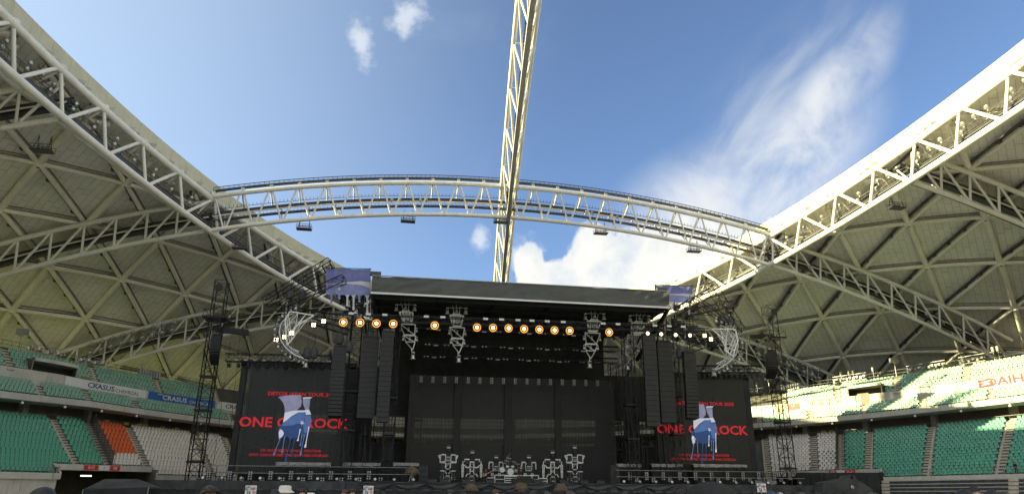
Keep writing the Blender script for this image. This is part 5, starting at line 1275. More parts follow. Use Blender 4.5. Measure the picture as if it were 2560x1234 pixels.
# ------------------------------------------------------------------ robot-like light figures standing on the stage
def robot(kind, cpx, label, Y=107.5, foot=1203.0):
    th = thing('light_robot', label, 'light robot', at(cpx, foot, Y), 'robot shaped light figures on the stage')
    cx0 = {'A': 395, 'B': 1020, 'C': 1640}[kind]
    base = at(cpx, foot, Y); base.z = ZD
    K_ = (at(cpx+100, 1180, Y).x-at(cpx, 1180, Y).x)/100/10.285; y0 = 1085.0
    def W(x, y, d=0.0): return Vector((base.x+(x-cx0)*K_, Y+d, ZD+(y0-y)*K_*1.04))
    def L(P, r=0.085, m='rwhite', nm='frame', closed=False, d=0.0): return loop([W(x, y, d) for x, y in P], r, m, th, nm, closed)
    def bar(x0, x1, y, h=18, m='rwhite', nm='light_bar', d=-0.15): mb = MB(); a, b = W(x0, y-h/2, d), W(x1, y+h/2, d); mb.box((a+b)/2, (abs(b.x-a.x), 0.14, abs(a.z-b.z))); return mb.build(nm, m, th)
    def blk(x0, x1, y0_, y1, m='blackp', nm='body_block', d=0.1, t=0.7): mb = MB(); a, b = W(x0, y0_, d), W(x1, y1, d); mb.box((a+b)/2, (abs(b.x-a.x), t, abs(a.z-b.z))); return mb.build(nm, m, th)
    def head(yt):
        bar(cx0-50, cx0+50, yt, 8, 'greym', 'antenna_bar'); bar(cx0-45, cx0+45, yt+42, 20); 
        mb = MB(); mb.lathe(W(cx0, yt+150), (0, 0, 1), [(0, 65*K_), (20*K_, 68*K_), (60*K_, 45*K_), (92*K_, 35*K_)], 10); h = mb.build('head', 'blackp', th)
        mb = MB(); mb.tube([W(cx0-62, yt+120), W(cx0-30, yt+65)], 0.05, 4); mb.tube([W(cx0+62, yt+120), W(cx0+30, yt+65)], 0.05, 4); mb.build('head_yoke', 'black', th)
    def feet(y=1085): blk(cx0-60, cx0+60, y-30, y, 'blackp', 'base')
    def lamps(yc):
        L([(cx0-58, yc-60), (cx0+58, yc-60), (cx0+62, yc+60), (cx0-62, yc+60)], 0.06, 'greym', 'lamp_box', True); blk(cx0-50, cx0+50, yc-40, yc+55)
        for dx in (-22, 22): mb = MB(); mb.lathe(W(cx0+dx, yc+20, -0.28), (0, -1, 0), [(0, 13*K_), (0.04, 12*K_)], 8); mb.build('eye_lamp', 'trim', th)
        bar(cx0-48, cx0+48, yc-85, 30, 'greym')
    if kind == 'A':
        head(213)
        for s in (-1, 1):
            X = lambda x: cx0+s*(x-395)
            L([(X(470), 420), (X(575), 420), (X(605), 600), (X(462), 575)], 0.10, closed=True); L([(X(580), 440), (X(645), 440), (X(605), 520)], 0.09, closed=True); blk(X(480), X(580), 440, 560)
            L([(X(462), 605), (X(600), 600)], 0.12); L([(X(455), 610), (X(455), 735)], 0.10); bar(min(X(505), X(570)), max(X(505), X(570)), 800, 22); L([(X(455), 800), (X(595), 800)], 0.06)
            L([(X(500), 800), (X(500), 1015)], 0.05, 'greym'); L([(X(575), 1010), (X(575), 930), (X(500), 1010), (X(500), 940)], 0.07); blk(X(495), X(560), 640, 740); blk(X(505), X(580), 850, 1000)
            L([(X(455), 820), (X(420), 870)], 0.06)
        for y in (475, 520, 562): bar(345, 448, y, 14 if y < 560 else 30, 'greym' if y != 475 else 'rwhite')
        L([(340, 640), (430, 620)], 0.05); L([(345, 700), (440, 620)], 0.05, 'greym'); bar(342, 436, 755, 30, 'greym'); lamps(1000); feet()
    elif kind == 'B':
        head(328)
        for s in (-1, 1):
            X = lambda x: cx0+s*(x-1020)
            bar(min(X(1090), X(1220)), max(X(1090), X(1220)), 530, 24); L([(X(1215), 530), (X(1205), 590)], 0.07); blk(X(1095), X(1190), 550, 620)
            L([(X(1252), 570), (X(1252), 640)], 0.07); L([(X(1232), 650), (X(1238), 800), (X(1268), 800), (X(1274), 650)], 0.08, closed=True); L([(X(1220), 808), (X(1285), 808)], 0.08); L([(X(1238), 820), (X(1242), 940), (X(1268), 940), (X(1272), 820)], 0.07, closed=True)
            L([(X(1190), 655), (X(1232), 690)], 0.06); L([(X(1085), 690), (X(1095), 720), (X(1170), 720), (X(1185), 680)], 0.10)
            L([(X(1068), 590), (X(1065), 860)], 0.09); L([(X(1075), 868), (X(1145), 868), (X(1145), 905), (X(1168), 915), (X(1168), 935)], 0.09); blk(X(1090), X(1160), 770, 850)
        bar(962, 1072, 590, 28); bar(975, 1070, 706, 34, 'greym'); bar(980, 1060, 640, 14, 'greym'); L([(970, 740), (1060, 800)], 0.05, 'greym'); L([(970, 805), (1065, 805)], 0.06); lamps(1000); feet()
    else:
        head(437)
        for s in (-1, 1):
            X = lambda x: cx0+s*(x-1640)
            L([(X(1715), 592), (X(1815), 590), (X(1822), 745)], 0.11); L([(X(1715), 600), (X(1712), 640), (X(1728), 650), (X(1702), 800)], 0.08); blk(X(1745), X(1800), 610, 740)
            L([(X(1700), 860), (X(1725), 842), (X(1760), 860), (X(1750), 905), (X(1712), 905)], 0.09, closed=True)
        blk(1580, 1700, 590, 800)
        for y, h in ((690, 16), (735, 10), (778, 34)): bar(1590, 1690, y, h, 'rwhite' if y == 690 else 'greym', d=-0.3)
        blk(1600, 1680, 830, 1085); feet()
for k, px, ds in (('A', 1118.5, 'leftmost and tallest light robot with square shoulder frames'), ('B', 1179, 'second light robot from left with long white arms'), ('C', 1239.5, 'third light robot from left behind the guitarist'), ('C', 1322, 'third light robot from right beside the drum kit'), ('B', 1382, 'second light robot from right with long white arms'), ('A', 1438, 'rightmost and tall light robot with square shoulder frames')):
    robot(k, px, ds, Y=107.5 if k != 'C' else 109.5)

# riser, steps and drum kit
ris = thing('drum_riser', 'low riser outlined in white frames with white steps in the middle', 'riser', (at(1290, 1200, 106).x, 106, ZD))
def R_(px, z, dy=0.0): p = at(px, 1195, 106+dy); return Vector((p.x, 106+dy, ZD+z))
for a, b, z in ((1216, 1237, 0.75), (1237, 1262, 1.15), (1330, 1346, 1.15), (1346, 1368, 0.75)):
    mb = MB(); p0, p1 = R_(a, 0), R_(b, z); mb.box(((p0.x+p1.x)/2, 107.2, ZD+z/2-0.06), (p1.x-p0.x-0.1, 2.2, z-0.2)); mb.build('platform', 'blackp', ris)
    loop([R_(a, 0.05), R_(b, 0.05), R_(b, z), R_(a, z)], 0.07, 'rwhite', ris); loop([R_(a, z*0.5), R_(b, z*0.5)], 0.05, 'rwhite', ris, 'rail', False)
mb = MB(); p0, p1 = R_(1262, 0), R_(1330, 0); mb.box(((p0.x+p1.x)/2, 107.6, ZD+0.5), (p1.x-p0.x, 3.0, 1.05)); mb.build('platform', 'blackp', ris); loop([R_(1262, 1.12), R_(1330, 1.12)], 0.08, 'rwhite', ris, 'edge', False)
for j in range(4): mb = MB(); p = R_(1278, 0.12+0.3*j, -0.9+0.28*j); mb.box(p, (1.7, 0.3, 0.12)); mb.build('step', 'trim', ris)
mb = MB(); p = R_(1306, 0.35, -1.2); mb.box(p, (3.1, 1.0, 0.7)); tag(mb.build('singer_box', 'blackp'), 'black box the central performer stands on', 'box')
dk = thing('drum_kit', 'chrome and dark drum kit on the riser between the robots', 'drum kit', R_(1272, 1.1, 1.5))
def dr(px, z, r, h, ax, m='greym', nm='drum', dy=1.2): p = R_(px, z, dy); mb = MB(); mb.lathe(p, ax, [(0, r), (h, r)], 14); o = mb.build(nm, m, dk); mb = MB(); mb.lathe(p+Vector(ax).normalized()*h, ax, [(0, r*0.94), (0.01, r*0.94)], 14); mb.build('drum_head', 'trim', o); return o
dr(1275, 1.65, 0.5, 0.45, (0, -1, 0)); dr(1268, 2.2, 0.28, 0.25, (0, -0.5, 0.8)); dr(1281, 2.2, 0.28, 0.25, (0, -0.5, 0.8)); dr(1289, 1.6, 0.34, 0.4, (0, 0, 1)); dr(1262, 1.7, 0.3, 0.2, (0, 0, 1)); dr(1254, 1.9, 0.42, 0.4, (0, -1, 0.1), 'blackp')
for px, z in ((1258, 2.9), (1266, 3.2), (1284, 3.1), (1294, 2.8), (1272, 3.6)):
    p = R_(px, z, 1.3); mb = MB(); mb.lathe(p, (0.1, -0.3, 1), [(0, 0.42), (0.03, 0.3), (0.06, 0.05)], 14); mb.build('cymbal', 'silver', dk)
    mb = MB(); mb.tube([p, Vector((p.x, p.y+0.1, ZD+1.1))], 0.025, 4); mb.build('stand', 'greym', dk)
mb = MB(); mb.tube([R_(1266, 1.2, 1.3), R_(1266, 3.7, 1.3), R_(1277, 4.3, 1.3)], 0.03, 4); mb.build('microphone_boom', 'greym', dk)
# footlights and little fixtures on the deck edge
for i, px in enumerate([505+48*k for k in range(12)]+[1560+40*k for k in range(12)]):
    p = at(px, 1204, 101.2); p.z = ZD; th = thing('footlight', f'small round footlight on the stage edge, {nth(i+1)} from the left', 'footlight', p, 'footlights on the stage edge')
    mb = MB(); mb.lathe(p+Vector((0, 0, 0.32)), (0, -1, 0.4), [(-0.3, 0.1), (-0.1, 0.2), (0.05, 0.24), (0.06, 0.2)], 10); mb.build('housing', 'blackp', th)
    mb = MB(); mb.lathe(p+Vector((0, -0.06, 0.35)), (0, -1, 0.4), [(0, 0.19), (0.04, 0.1)], 10); mb.build('lens', 'trim' if i % 3 == 0 else 'lens', th)
    mb = MB(); mb.beam(p+Vector((-0.22, 0, 0)), p+Vector((-0.22, 0, 0.4)), 0.04, 0.05); mb.beam(p+Vector((0.22, 0, 0)), p+Vector((0.22, 0, 0.4)), 0.04, 0.05); mb.build('bracket', 'black', th)
for i, px in enumerate((1110, 1165, 1225, 1345, 1410, 1460, 1500, 1080)):
    p = at(px, 1206, 100.9); p.z = ZD; th = thing('floor_monitor', f'black wedge monitor on the stage lip, {nth(sorted((1110, 1165, 1225, 1345, 1410, 1460, 1500, 1080)).index(px)+1)} from the left', 'monitor', p, 'wedge monitors on the stage lip')
    mb = MB(); mb.slab([p+Vector((-0.6, -0.35, 0)), p+Vector((-0.6, 0.45, 0)), p+Vector((-0.6, 0.3, 0.5)), p+Vector((-0.6, -0.2, 0.42))], (1.2, 0, 0)); mb.build('cabinet', 'blackp', th)
    mb = MB(); mb.slab([p+Vector((-0.5, 0.47, 0.08)), p+Vector((-0.5, 0.34, 0.45)), p+Vector((0.5, 0.34, 0.45)), p+Vector((0.5, 0.47, 0.08))], (0, 0.02, 0.01)); mb.build('grille', 'skirt', th)
for i, (px, py) in enumerate(((1030, 1173), (1178, 1216), (1302, 1213), (1402, 1216))):
    Y = 98.6 if i else 102.0; p = at(px, py, Y); th = thing('covered_camera', f'brown tarpaulin draped over a camera on a stand, {nth(i+1)} from the left', 'covered camera', (p.x, Y, 2.2), 'tarpaulin covered cameras')
    mb = MB(); n = 14
    def fn(u, v, p=p, Y=Y, i=i):
        a = 2*PI*u; r = (0.15+0.75*math.sin(v*PI/2))*(1+0.16*noise.noise(Vector((math.cos(a)*1.4, math.sin(a)*1.4, v*2+i*5))))
        return (p.x+r*math.cos(a)*1.15, Y+r*math.sin(a)*0.8, p.z+0.45-0.95*v**1.6+0.08*noise.noise(Vector((math.cos(a)*2, math.sin(a)*2, 4+i))))
    mb.grid(fn, 18, 8); mb.build('tarpaulin', 'btarp', th, True)
    mb = MB()
    for s in (-0.35, 0, 0.35): mb.tube([(p.x, Y, p.z), (p.x+s, Y-abs(s)*0.5, 2.2 if i else ZD)], 0.05, 5)
    mb.build('tripod', 'greym', th)

# flags beside the roof
def flag(x0, x1, ytop, ybot, slope, Y, label, sgn):
    th = thing('blue_flag', label, 'flag', at((x0+x1)/2, ybot, Y), 'blue flags beside the stage roof')
    def P(u, v, l=0.0):
        p = at(x0+(x1-x0)*u, ytop+(ybot-ytop)*v+slope*u, Y); p.y += 0.12*math.sin(u*11+v*2)+0.06*math.sin(u*23)-l; return p
    mb = MB(); mb.grid(lambda u, v: P(u, v), 30, 14); mb.build('cloth', 'fblue2', th, True)
    mb = MB(); mb.grid(lambda u, v: P(u, v*(0.52+0.06*math.sin(u*5+1.0)), 0.03), 30, 6); mb.build('dark_field', 'fblue', th, True)
    mb = MB(); mb.grid(lambda u, v: P(u, (0.52+0.06*math.sin(u*5+1.0))+v*(0.02+0.22*u**2), 0.05), 30, 3); mb.build('white_wave', 'fwhite', th, True)
    sp = []
    for i in range(10):
        r = 1.0 if i % 2 == 0 else 0.35; c = P(0.30, 0.80, 0.12); sp.append(c+Vector((0.42*r*math.sin(i*PI/5), 0, 0.42*r*math.cos(i*PI/5))))
    mb = MB(); mb.poly(sp); mb.build('star', 'fwhite', th)
    for u, l in ((0.12, 0.35), (0.3, 0.18), (0.48, 0.45), (0.62, 0.6), (0.75, 0.3), (0.93, 0.75)):
        mb = MB(); pr = ((0, 0.055), (0.15, 0.022), (0.7, 0.02), (0.9, 0.03), (1, 0.01)); Q = [P(u-w, 1+l*f, 0.0) for f, w in pr]+[P(u+w, 1+l*f, 0.0) for f, w in pr[::-1]]; mb.poly(Q); mb.build('drip', 'fwhite' if l > 0.4 else 'fblue2', th)
    mb = MB(); mb.tube([P(-0.02, -0.02), P(1.02, -0.02)], 0.07, 6); mb.build('spar', 'black', th)
    mb = MB(); mb.tube([P(1.0 if sgn < 0 else 0.0, -0.05), P(1.0 if sgn < 0 else 0.0, 1.9)], 0.06, 6); mb.build('pole', 'greym', th)
flag(815, 926, 671, 735, 3, 100.8, 'blue flag with white wave and star left of the stage roof', -1)
flag(1636, 1730, 712, 752, 4, 102.5, 'blue flag with white wave and star right of the stage roof', 1)

# left gate: tent and lamp; right gate: covered crane
tn = thing('black_tent', 'black pitched tent standing before the dark left gate', 'tent', at(285, 1234, 92))
A_, B_ = at(208, 1222, 90), at(372, 1216, 90); c = at(262, 1196, 91.5); c2 = at(345, 1196, 93)
mb = MB(); mb.add([A_, B_, B_+Vector((0, 4.5, 0)), A_+Vector((0, 4.5, 0)), c, c2], [(0, 1, 5, 4), (3, 4, 5, 2), (0, 4, 3), (1, 2, 5)]); mb.build('canopy', 'skirt', tn)
mb = MB(); mb.add([A_, B_, Vector((B_.x, B_.y, 0)), Vector((A_.x, A_.y, 0))], [(0, 1, 2, 3)]); mb.build('front_wall', 'cloth', tn)
for q in (A_, B_): mb = MB(); mb.tube([q, Vector((q.x, q.y, 0))], 0.05, 6); mb.build('leg', 'greym', tn)
p = at(215, 1188, 106); mb = MB(); mb.box(p, (1.3, 0.2, 0.16)); tag(mb.build('strip_lamp', mat('cool_tube', (0.9, 0.9, 0.9), emit=((0.9, 0.95, 1.0), 0.5))), 'lit strip lamp on the ceiling inside the dark left gate', 'lamp')
lad = thing('gate_ladder', 'short grey ladder rail at the left gate corner', 'ladder', at(125, 1193, 96))
mb = MB(); a, b = at(122, 1162, 95.5), at(118, 1192, 95.5); a2, b2 = at(134, 1177, 95.2), at(132, 1193, 95.2); mb.tube([a, a2, b2], 0.05, 5); mb.tube([a+Vector((-0.4, 0, 0)), b], 0.05, 5); mb.build('rail', 'greym', lad)
for j in range(4): mb = MB(); mb.tube([b+(a-b)*(j/4), b2+(a2-b2)*(j/4)], 0.04, 5); mb.build('rung', 'greym', lad)
cr = thing('covered_crane', 'dark wheeled machine with a tapering boom before the right gate', 'machine', at(2110, 1234, 97))
mb = MB(); P = [(2058, 1205), (2120, 1194), (2124, 1186), (2136, 1186), (2142, 1196), (2182, 1222), (2182, 1236), (2058, 1236)]; mb.slab([at(x, y, 97) for x, y in P], (0, 2.2, 0)); mb.build('body', 'skirt', cr)
mb = MB(); mb.lathe(at(2130, 1192, 96.9), (0, -1, 0), [(0, 0.22), (0.06, 0.22)], 12); mb.build('pivot', 'black', cr)
for px in (2075, 2160): mb = MB(); q = at(px, 1234, 96.6); mb.lathe(Vector((q.x, 96.6, 0.55)), (0, -1, 0), [(0, 0.5), (0.4, 0.55), (0.45, 0.3)], 14); mb.build('wheel', 'blackp', cr)
mb = MB(); q = at(2132, 1216, 96.7); mb.lathe(q, (0, -1, 0.3), [(0, 0.3), (0.1, 0.2)], 12); mb.build('work_lamp', 'lens', cr)
bk = thing('black_gate_curtain', 'plain black curtain hung across the right gate', 'curtain', at(2100, 1234, 108)); q0, q1 = at(1990, 1180, 106), at(2212, 1180, 101); mb = MB(); mb.grid(lambda u, v: q0.lerp(q1, u)+Vector((0, 0.3*math.sin(u*40), 0))-Vector((0, 0, v*(q0.z+(q1.z-q0.z)*u))), 60, 4); mb.build('cloth', 'cloth', bk, True)
tm = thing('black_cover_mound', 'rounded black covered equipment in front of the right stage wing', 'covered equipment', at(1775, 1234, 60)); c = at(1778, 1238, 60); mb = MB()
mb.grid(lambda u, v: c+Vector((2.2*math.cos(PI*u)*math.cos(v*PI/2)*(1+0.08*noise.noise(Vector((u*9, v*4, 0)))), 1.2*math.sin(2*PI*u)*0.0-1.0*math.sin(PI*u)*math.cos(v*PI/2), 1.15*math.sin(v*PI/2)*(1+0.1*noise.noise(Vector((u*11, v*6, 2)))))), 36, 10); mb.build('cover', 'cloth', tm, True)
mb = MB(); mb.box(Vector((c.x, c.y+0.3, c.z/2)), (3.6, 1.2, c.z)); mb.build('case', 'blackp', tm)

# ------------------------------------------------------------------ people
def body_mesh(kind):
    """one continuous skinned figure, about 1.70 m tall, looking along -Y"""
    V, E, Rr = [], [], []
    def add(p, r, par=None):
        V.append(p); Rr.append((r, r) if not isinstance(r, tuple) else r); i = len(V)-1
        if par is not None: E.append((par, i))
        return i
    pel = add((0, 0, 0.92), (0.15, 0.11)); wst = add((0, 0, 1.06), (0.135, 0.10), pel); ch = add((0, 0.01, 1.25), (0.16, 0.115), wst); up = add((0, 0.015, 1.37), (0.13, 0.09), ch)
    nk = add((0, 0.005, 1.445), 0.055, up); jw = add((0, -0.025, 1.515), (0.066, 0.075), nk); md = add((0, -0.008, 1.585), (0.076, 0.092), jw); tp = add((0, 0.0, 1.66), (0.066, 0.078), md)
    for s in (-1, 1):
        sh = add((s*0.17, 0.015, 1.385), 0.062, up)
        if kind == 'up' and s > 0: el, wr, hd = (s*0.27, -0.12, 1.50), (s*0.24, -0.22, 1.72), (s*0.24, -0.25, 1.80)
        elif kind == 'guitar' and s > 0: el, wr, hd = (s*0.34, -0.05, 1.20), (s*0.42, -0.27, 1.24), (s*0.44, -0.33, 1.27)
        elif kind == 'guitar': el, wr, hd = (s*0.30, 0.06, 1.15), (s*0.16, -0.20, 1.05), (s*0.10, -0.25, 1.03)
        elif kind == 'sing': el, wr, hd = (s*0.30, -0.05, 1.20), (s*0.17, -0.24, 1.34), (s*0.08, -0.25, 1.40)
        else: el, wr, hd = (s*0.235, 0.03, 1.12), (s*0.25, -0.05, 0.89), (s*0.25, -0.07, 0.81)
        e = add(el, 0.043, sh); w = add(wr, 0.029, e); h = add(hd, (0.034, 0.026), w)
        d = (Vector(hd)-Vector(wr)).normalized(); sd = Vector((0.6, 0.8, 0)) if abs(d.z) > 0.5 else Vector((0, 0, 1))
        for k, off in enumerate((-0.028, -0.009, 0.009, 0.028)):
            f = add(tuple(Vector(hd)+d*0.045+sd*off), 0.0095, h); add(tuple(Vector(hd)+d*(0.085+0.01*(k in (1, 2)))+sd*off*1.1+Vector((0, -0.012, 0))), 0.008, f)
        f = add(tuple(Vector(hd)+sd*0.045+d*0.0), 0.011, h); add(tuple(Vector(hd)+sd*0.062+d*0.035), 0.009, f)
        hp = add((s*0.09, 0, 0.88), 0.095, pel); st = 0.06 if kind in ('guitar', 'sing') else 0.0
        kn = add((s*(0.11+st), -0.02-st, 0.48), 0.062, hp); an = add((s*(0.12+2*st), 0.02, 0.09), 0.042, kn); add((s*(0.125+2*st), -0.13, 0.045), (0.045, 0.035), an)
    me = bpy.data.meshes.new('figure'); me.from_pydata(V, E, []); ob = bpy.data.objects.new('figure', me); COL.objects.link(ob)
    md_ = ob.modifiers.new('skin', 'SKIN'); md_.use_smooth_shade = True
    for i, sv in enumerate(me.skin_vertices[0].data): sv.radius = Rr[i]; sv.use_root = (i == 0)
    ob.modifiers.new('sub', 'SUBSURF').levels = 1; ob.modifiers['sub'].render_levels = 1
    bpy.context.view_layer.update(); ev = ob.evaluated_get(bpy.context.evaluated_depsgraph_get()); m2 = bpy.data.meshes.new_from_object(ev)
    bpy.data.objects.remove(ob); bpy.data.meshes.remove(me)
    # nose, ears, brow sockets and mouth belong to the same mesh
    bm_v = [v.co.copy() for v in m2.vertices]; fs = [tuple(p.vertices) for p in m2.polygons]; nf0 = len(fs); mb = MB(); mb.v = bm_v; mb.f = fs
    mb.add([Vector(p) for p in ((-0.014, -0.098, 1.565), (0.014, -0.098, 1.565), (0, -0.128, 1.572), (0, -0.096, 1.615))], [(0, 1, 2), (1, 3, 2), (3, 0, 2)])
    for s in (-1, 1): mb.box((s*0.083, 0.01, 1.585), (0.018, 0.04, 0.06))
    nskin = len(mb.f)
    for s in (-1, 1): mb.box((s*0.032, -0.097, 1.607), (0.026, 0.012, 0.010)); mb.box((s*0.034, -0.099, 1.630), (0.034, 0.012, 0.006))
    mb.box((0, -0.099, 1.535), (0.045, 0.012, 0.009))
    m3 = bpy.data.meshes.new('body'); m3.from_pydata([tuple(v) for v in mb.v], [], mb.f)
    for _ in range(4): m3.materials.append(M['skin'])
    for i, p in enumerate(m3.polygons):
        c = p.center; r = math.hypot(c.x, c.y)
        if i >= nskin: p.material_index = 3
        elif c.z > 1.435 and abs(c.x) < 0.13: p.material_index = 0
        elif c.z < 0.95 and abs(c.x) < 0.23 and not (kind == 'stand' and abs(c.x) > 0.205 and c.z > 0.7): p.material_index = 2
        elif kind == 'up' and c.z > 1.55: p.material_index = 0
        elif c.z > 1.0 and not (abs(c.x) > 0.26 or (c.y < -0.17)): p.material_index = 1
        else: p.material_index = 0
        p.use_smooth = i < nf0
    return m3
FIG = {k: body_mesh(k) for k in ('stand', 'guitar', 'sing', 'up')}
def hair_obj(root, m, style):
    mb = MB(); n, mm = 18, 9
    for j in range(mm+1):
        for i in range(n):
            a = 2*PI*i/n; back = (math.sin(a)+1)/2           # 1 at the back of the head
            low = {'short': 1.05+0.85*back, 'bob': 1.05+1.45*back**0.6, 'cap': 1.15+0.2*back, 'bucket': 1.3}[style]
            ph = low*j/mm; r = 1.0+0.05*noise.noise(Vector((math.cos(a)*3, math.sin(a)*3, j*0.6)))
            mb.v.append(Vector((0.096*r*math.sin(min(ph, 1.75))*math.cos(a), 0.012+0.114*r*math.sin(min(ph, 1.75))*math.sin(a), 1.612+0.105*r*math.cos(ph) if ph < 1.7 else 1.612-0.105*(ph-1.6)*1.3)))
    for j in range(mm):
        for i in range(n): mb.f.append((j*n+i, j*n+(i+1) % n, (j+1)*n+(i+1) % n, (j+1)*n+i))
    o = mb.build({'cap': 'cap', 'bucket': 'bucket_hat'}.get(style, 'hair'), m, root, True)
    if style == 'cap':
        mb = MB(); mb.slab([(0.075*math.cos(PI+PI*k/8), -0.07+0.13*math.sin(PI+PI*k/8), 1.652) for k in range(9)], (0, 0, 0.012)); mb.build('cap_peak', m, o)
    if style == 'bucket':
        mb = MB(); mb.lathe((0, 0.01, 1.59), (0, 0, 1), [(0, 0.165), (0.012, 0.165), (0.05, 0.112), (0.11, 0.105), (0.125, 0.08)], 18); mb.build('brim', m, o)
    return o
def person(loc, yaw, label, kind='stand', h=1.70, shirt='tee', legs='jean', hair='hair', style='short', hat=None):
    root = thing('person', label, 'person', (0, 0, 0), None)
    me = FIG[kind]; b = bpy.data.objects.new('body', me); COL.objects.link(b); b.parent = root
    for i, mt in enumerate(('skin', shirt, legs, 'hair')): b.material_slots[i].link = 'OBJECT'; b.material_slots[i].material = M[mt]
    hair_obj(root, hair, 'short' if style in ('cap', 'bucket') else style)
    if style in ('cap', 'bucket'): hair_obj(root, hat, style)
    root.location = loc; root.rotation_euler = (0, 0, yaw); s = h/1.715; root.scale = (s, s, s); ORG[root.name] = Vector(loc); return root
def crowd(px, Y, top, yaw, label, **kw):                  # feet on the floor, crown at the pixel row `top`
    p = at(px, top, Y); person((p.x, Y, 0), yaw, label, h=p.z, **kw); return p
FACE = 0.0; AWAY = PI
crowd(528, 8.2, 1211, 0.6, 'person in a black cap seen close at the lower left, turned sideways', style='cap', hat='tee', hair='hairb')
crowd(114, 5.9, 1216, AWAY, 'person with tousled black hair at the lower left corner, seen from behind', style='bob')
crowd(714, 15.0, 1212, 0.3, 'person in a white bucket hat between the two left placards', style='bucket', hat='teew', shirt='teew')
crowd(688, 14.0, 1221, AWAY, 'person with dark hair left of the white bucket hat', style='bob')
crowd(757, 15.5, 1219, 0.2, 'person with short black hair right of the white bucket hat, face towards us', shirt='tee')
crowd(776, 18, 1230, 0.1, 'person in a pale hat half hidden low right of the black-haired one', style='bucket', hat='teew')
crowd(861, 19, 1222, -0.5, 'person with dark hair, left one of the pair by the second placard', hair='hairb')
crowd(882, 19, 1221, 0.3, 'person with black hair, right one of the pair by the second placard')
crowd(958, 22, 1227, 0.0, 'person with black hair low in front of the left stage wing')
crowd(1124, 20, 1225, 0.4, 'person with black hair and pale shirt before the tallest left robot', shirt='teew')
crowd(1158, 21, 1228, -0.2, 'person with black hair right beside the pale-shirted one')
crowd(1240, 17, 1222, 0.5, 'person with dark hair under the middle of the stage, bare face towards us', hair='hairb')
crowd(1330, 19, 1226, AWAY, 'person with black hair right of the stage middle, seen from behind')
crowd(1368, 14, 1228, AWAY, 'person with brown hair low between the covered cameras', hair='hairb', style='bob')
crowd(1425, 13, 1226, AWAY, 'person with brown hair left of the right stage wing, seen from behind', hair='hairb', style='bob')
crowd(1562, 16, 1230, AWAY, 'person with reddish brown hair at the foot of the right stage wing', hair='hairb', style='bob')
crowd(1704, 13, 1222, 0.7, 'person in a black cap and red shirt before the right stage wing', style='cap', hat='tee', shirt='teer')
crowd(1928, 15, 1226, 0.5, 'person in a dark blue cap right of the right placard', style='cap', hat='teeb', shirt='teeb')
crowd(1950, 17, 1229, 0.0, 'person in a white cap right of the dark blue cap', style='cap', hat='teew', shirt='teew')
crowd(2005, 17, 1229, -0.6, 'person with dark hair before the covered machine', hair='hairb')
crowd(2180, 8, 1230, AWAY, 'person with dark red-brown hair low by the folded tribune', hair='hairb', style='bob')
crowd(2406, 7, 1222, AWAY, 'person with a broad head of black hair before the folded tribune', style='bob')
crowd(2435, 12, 1214, 0.5, 'person in a black cap and red collar before the folded tribune', style='cap', hat='tee', shirt='teer')
crowd(2476, 9, 1223, AWAY, 'person with black hair, rightmost but one of the heads by the tribune', style='short')
crowd(2505, 9, 1227, AWAY, 'person with brown hair, rightmost head by the tribune', hair='hairb', style='bob')
t = TH(2538, 1150, 1.0); p = G(t, lk(0)-0.2, lz(0)); person(p, t-PI/2+PI, 'person in black with a cap standing at the foot of the right green seats', style='cap', hat='tee', h=1.72)
# performers
p = at(1214, 1204, 105.0); p.z = ZD
person(p, 0.15, 'performer in black playing a bass guitar beside the third robot', 'guitar', 1.95, 'tee', 'tee')
gt = thing('bass_guitar', 'wooden bass guitar with pale neck held by the left performer', 'guitar', p+Vector((0, -0.4, 1.1)))
a_, b_ = p+Vector((-0.16, -0.42, 1.13)), p+Vector((1.15, -0.48, 1.85)); d = (b_-a_).normalized(); sd = Vector((-d.z, 0, d.x))
mb = MB(); out = []
for i in range(20):
    an = 2*PI*i/20; r = 0.30+0.05*math.cos(2*an)-0.06*math.cos(an)**2+0.04*math.sin(3*an); out.append(a_+d*(r*1.25*math.cos(an))+sd*(r*0.78*math.sin(an)))
mb.slab(out, (0, 0.07, 0)); mb.build('guitar_body', 'wood', gt)
mb = MB(); mb.beam(a_+d*0.25+Vector((0, -0.02, 0)), b_+Vector((0, -0.02, 0)), 0.07, 0.05); mb.build('neck', 'maple', gt)
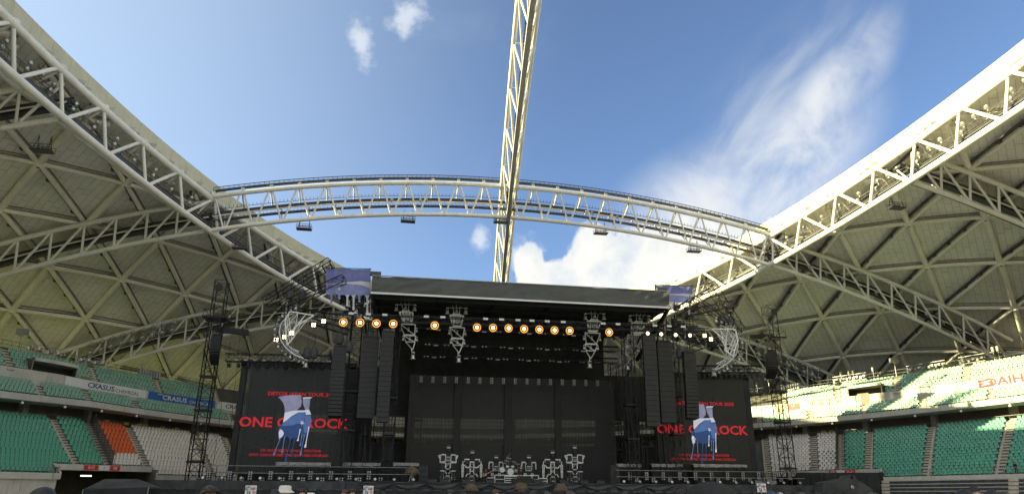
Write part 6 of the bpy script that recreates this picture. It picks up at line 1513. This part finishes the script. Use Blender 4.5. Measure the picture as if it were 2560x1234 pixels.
mb = MB(); mb.slab([b_+sd*0.05, b_+d*0.24+sd*0.09, b_+d*0.26-sd*0.04, b_-sd*0.05], (0, 0.03, 0)); mb.build('headstock', 'maple', gt)
p = R_(1302, 0.70, -1.2); pr_ = person(p, 0.1, 'performer in black with a white chest print standing on the middle box', 'sing', 1.95, 'tee', 'jean', style='cap', hat='tee')
mb = MB(); mb.lathe(p+Vector((0.0, -0.112, 1.24)), (0, -1, 0.1), [(0, 0.11), (0.02, 0.10)], 12); mb.build('shirt_print', 'teew', pr_)
# placards held up by stewards
for px, py, Y, ds in ((627, 1224, 17, 'left'), (921, 1224, 18, 'middle'), (1904, 1218, 17, 'right')):
    c = at(px, py, Y); th = thing('placard', f'small white placard with black lines and red ban symbols, {ds} one of three', 'placard', (c.x, Y, 1.2), 'white placards held above the crowd')
    mb = MB(); mb.box(c, (0.235, 0.012, 0.20)); mb.build('board', 'ban', th)
    mb = MB(); mb.tube([c+Vector((0.0, 0.01, -0.1)), c+Vector((0.0, 0.01, -0.75))], 0.008, 6); mb.build('stick', 'maple', th)
    for j, tx in enumerate(('お願い', '撮影・録音', '禁止', '全員')): text_on(tx, 0.045, lambda x, y, j=j: (c.x-0.038+x, Y-0.012, c.z+0.062-0.045*j+y), 'ink', th, 1.0, 0.0012)
    for j in range(2):
        q = c+Vector((0.072, -0.010, 0.04-0.085*j)); mb = MB(); n = 20
        for i in range(n):
            a0, a1 = 2*PI*i/n, 2*PI*(i+1)/n; mb.add([q+Vector((r*math.cos(a), 0, r*math.sin(a))) for r, a in ((0.036, a0), (0.036, a1), (0.028, a1), (0.028, a0))], [(0, 1, 2, 3)])
        mb.add([q+Vector(v) for v in ((-0.026, 0, 0.02), (-0.02, 0, 0.026), (0.026, 0, -0.02), (0.02, 0, -0.026))], [(0, 1, 2, 3)]); mb.build('ban_symbol', 'sred', th)
        mb = MB(); mb.box(q+Vector((0, 0.003, 0)), (0.026, 0.002, 0.022)); mb.build('pictogram', 'ink', th)
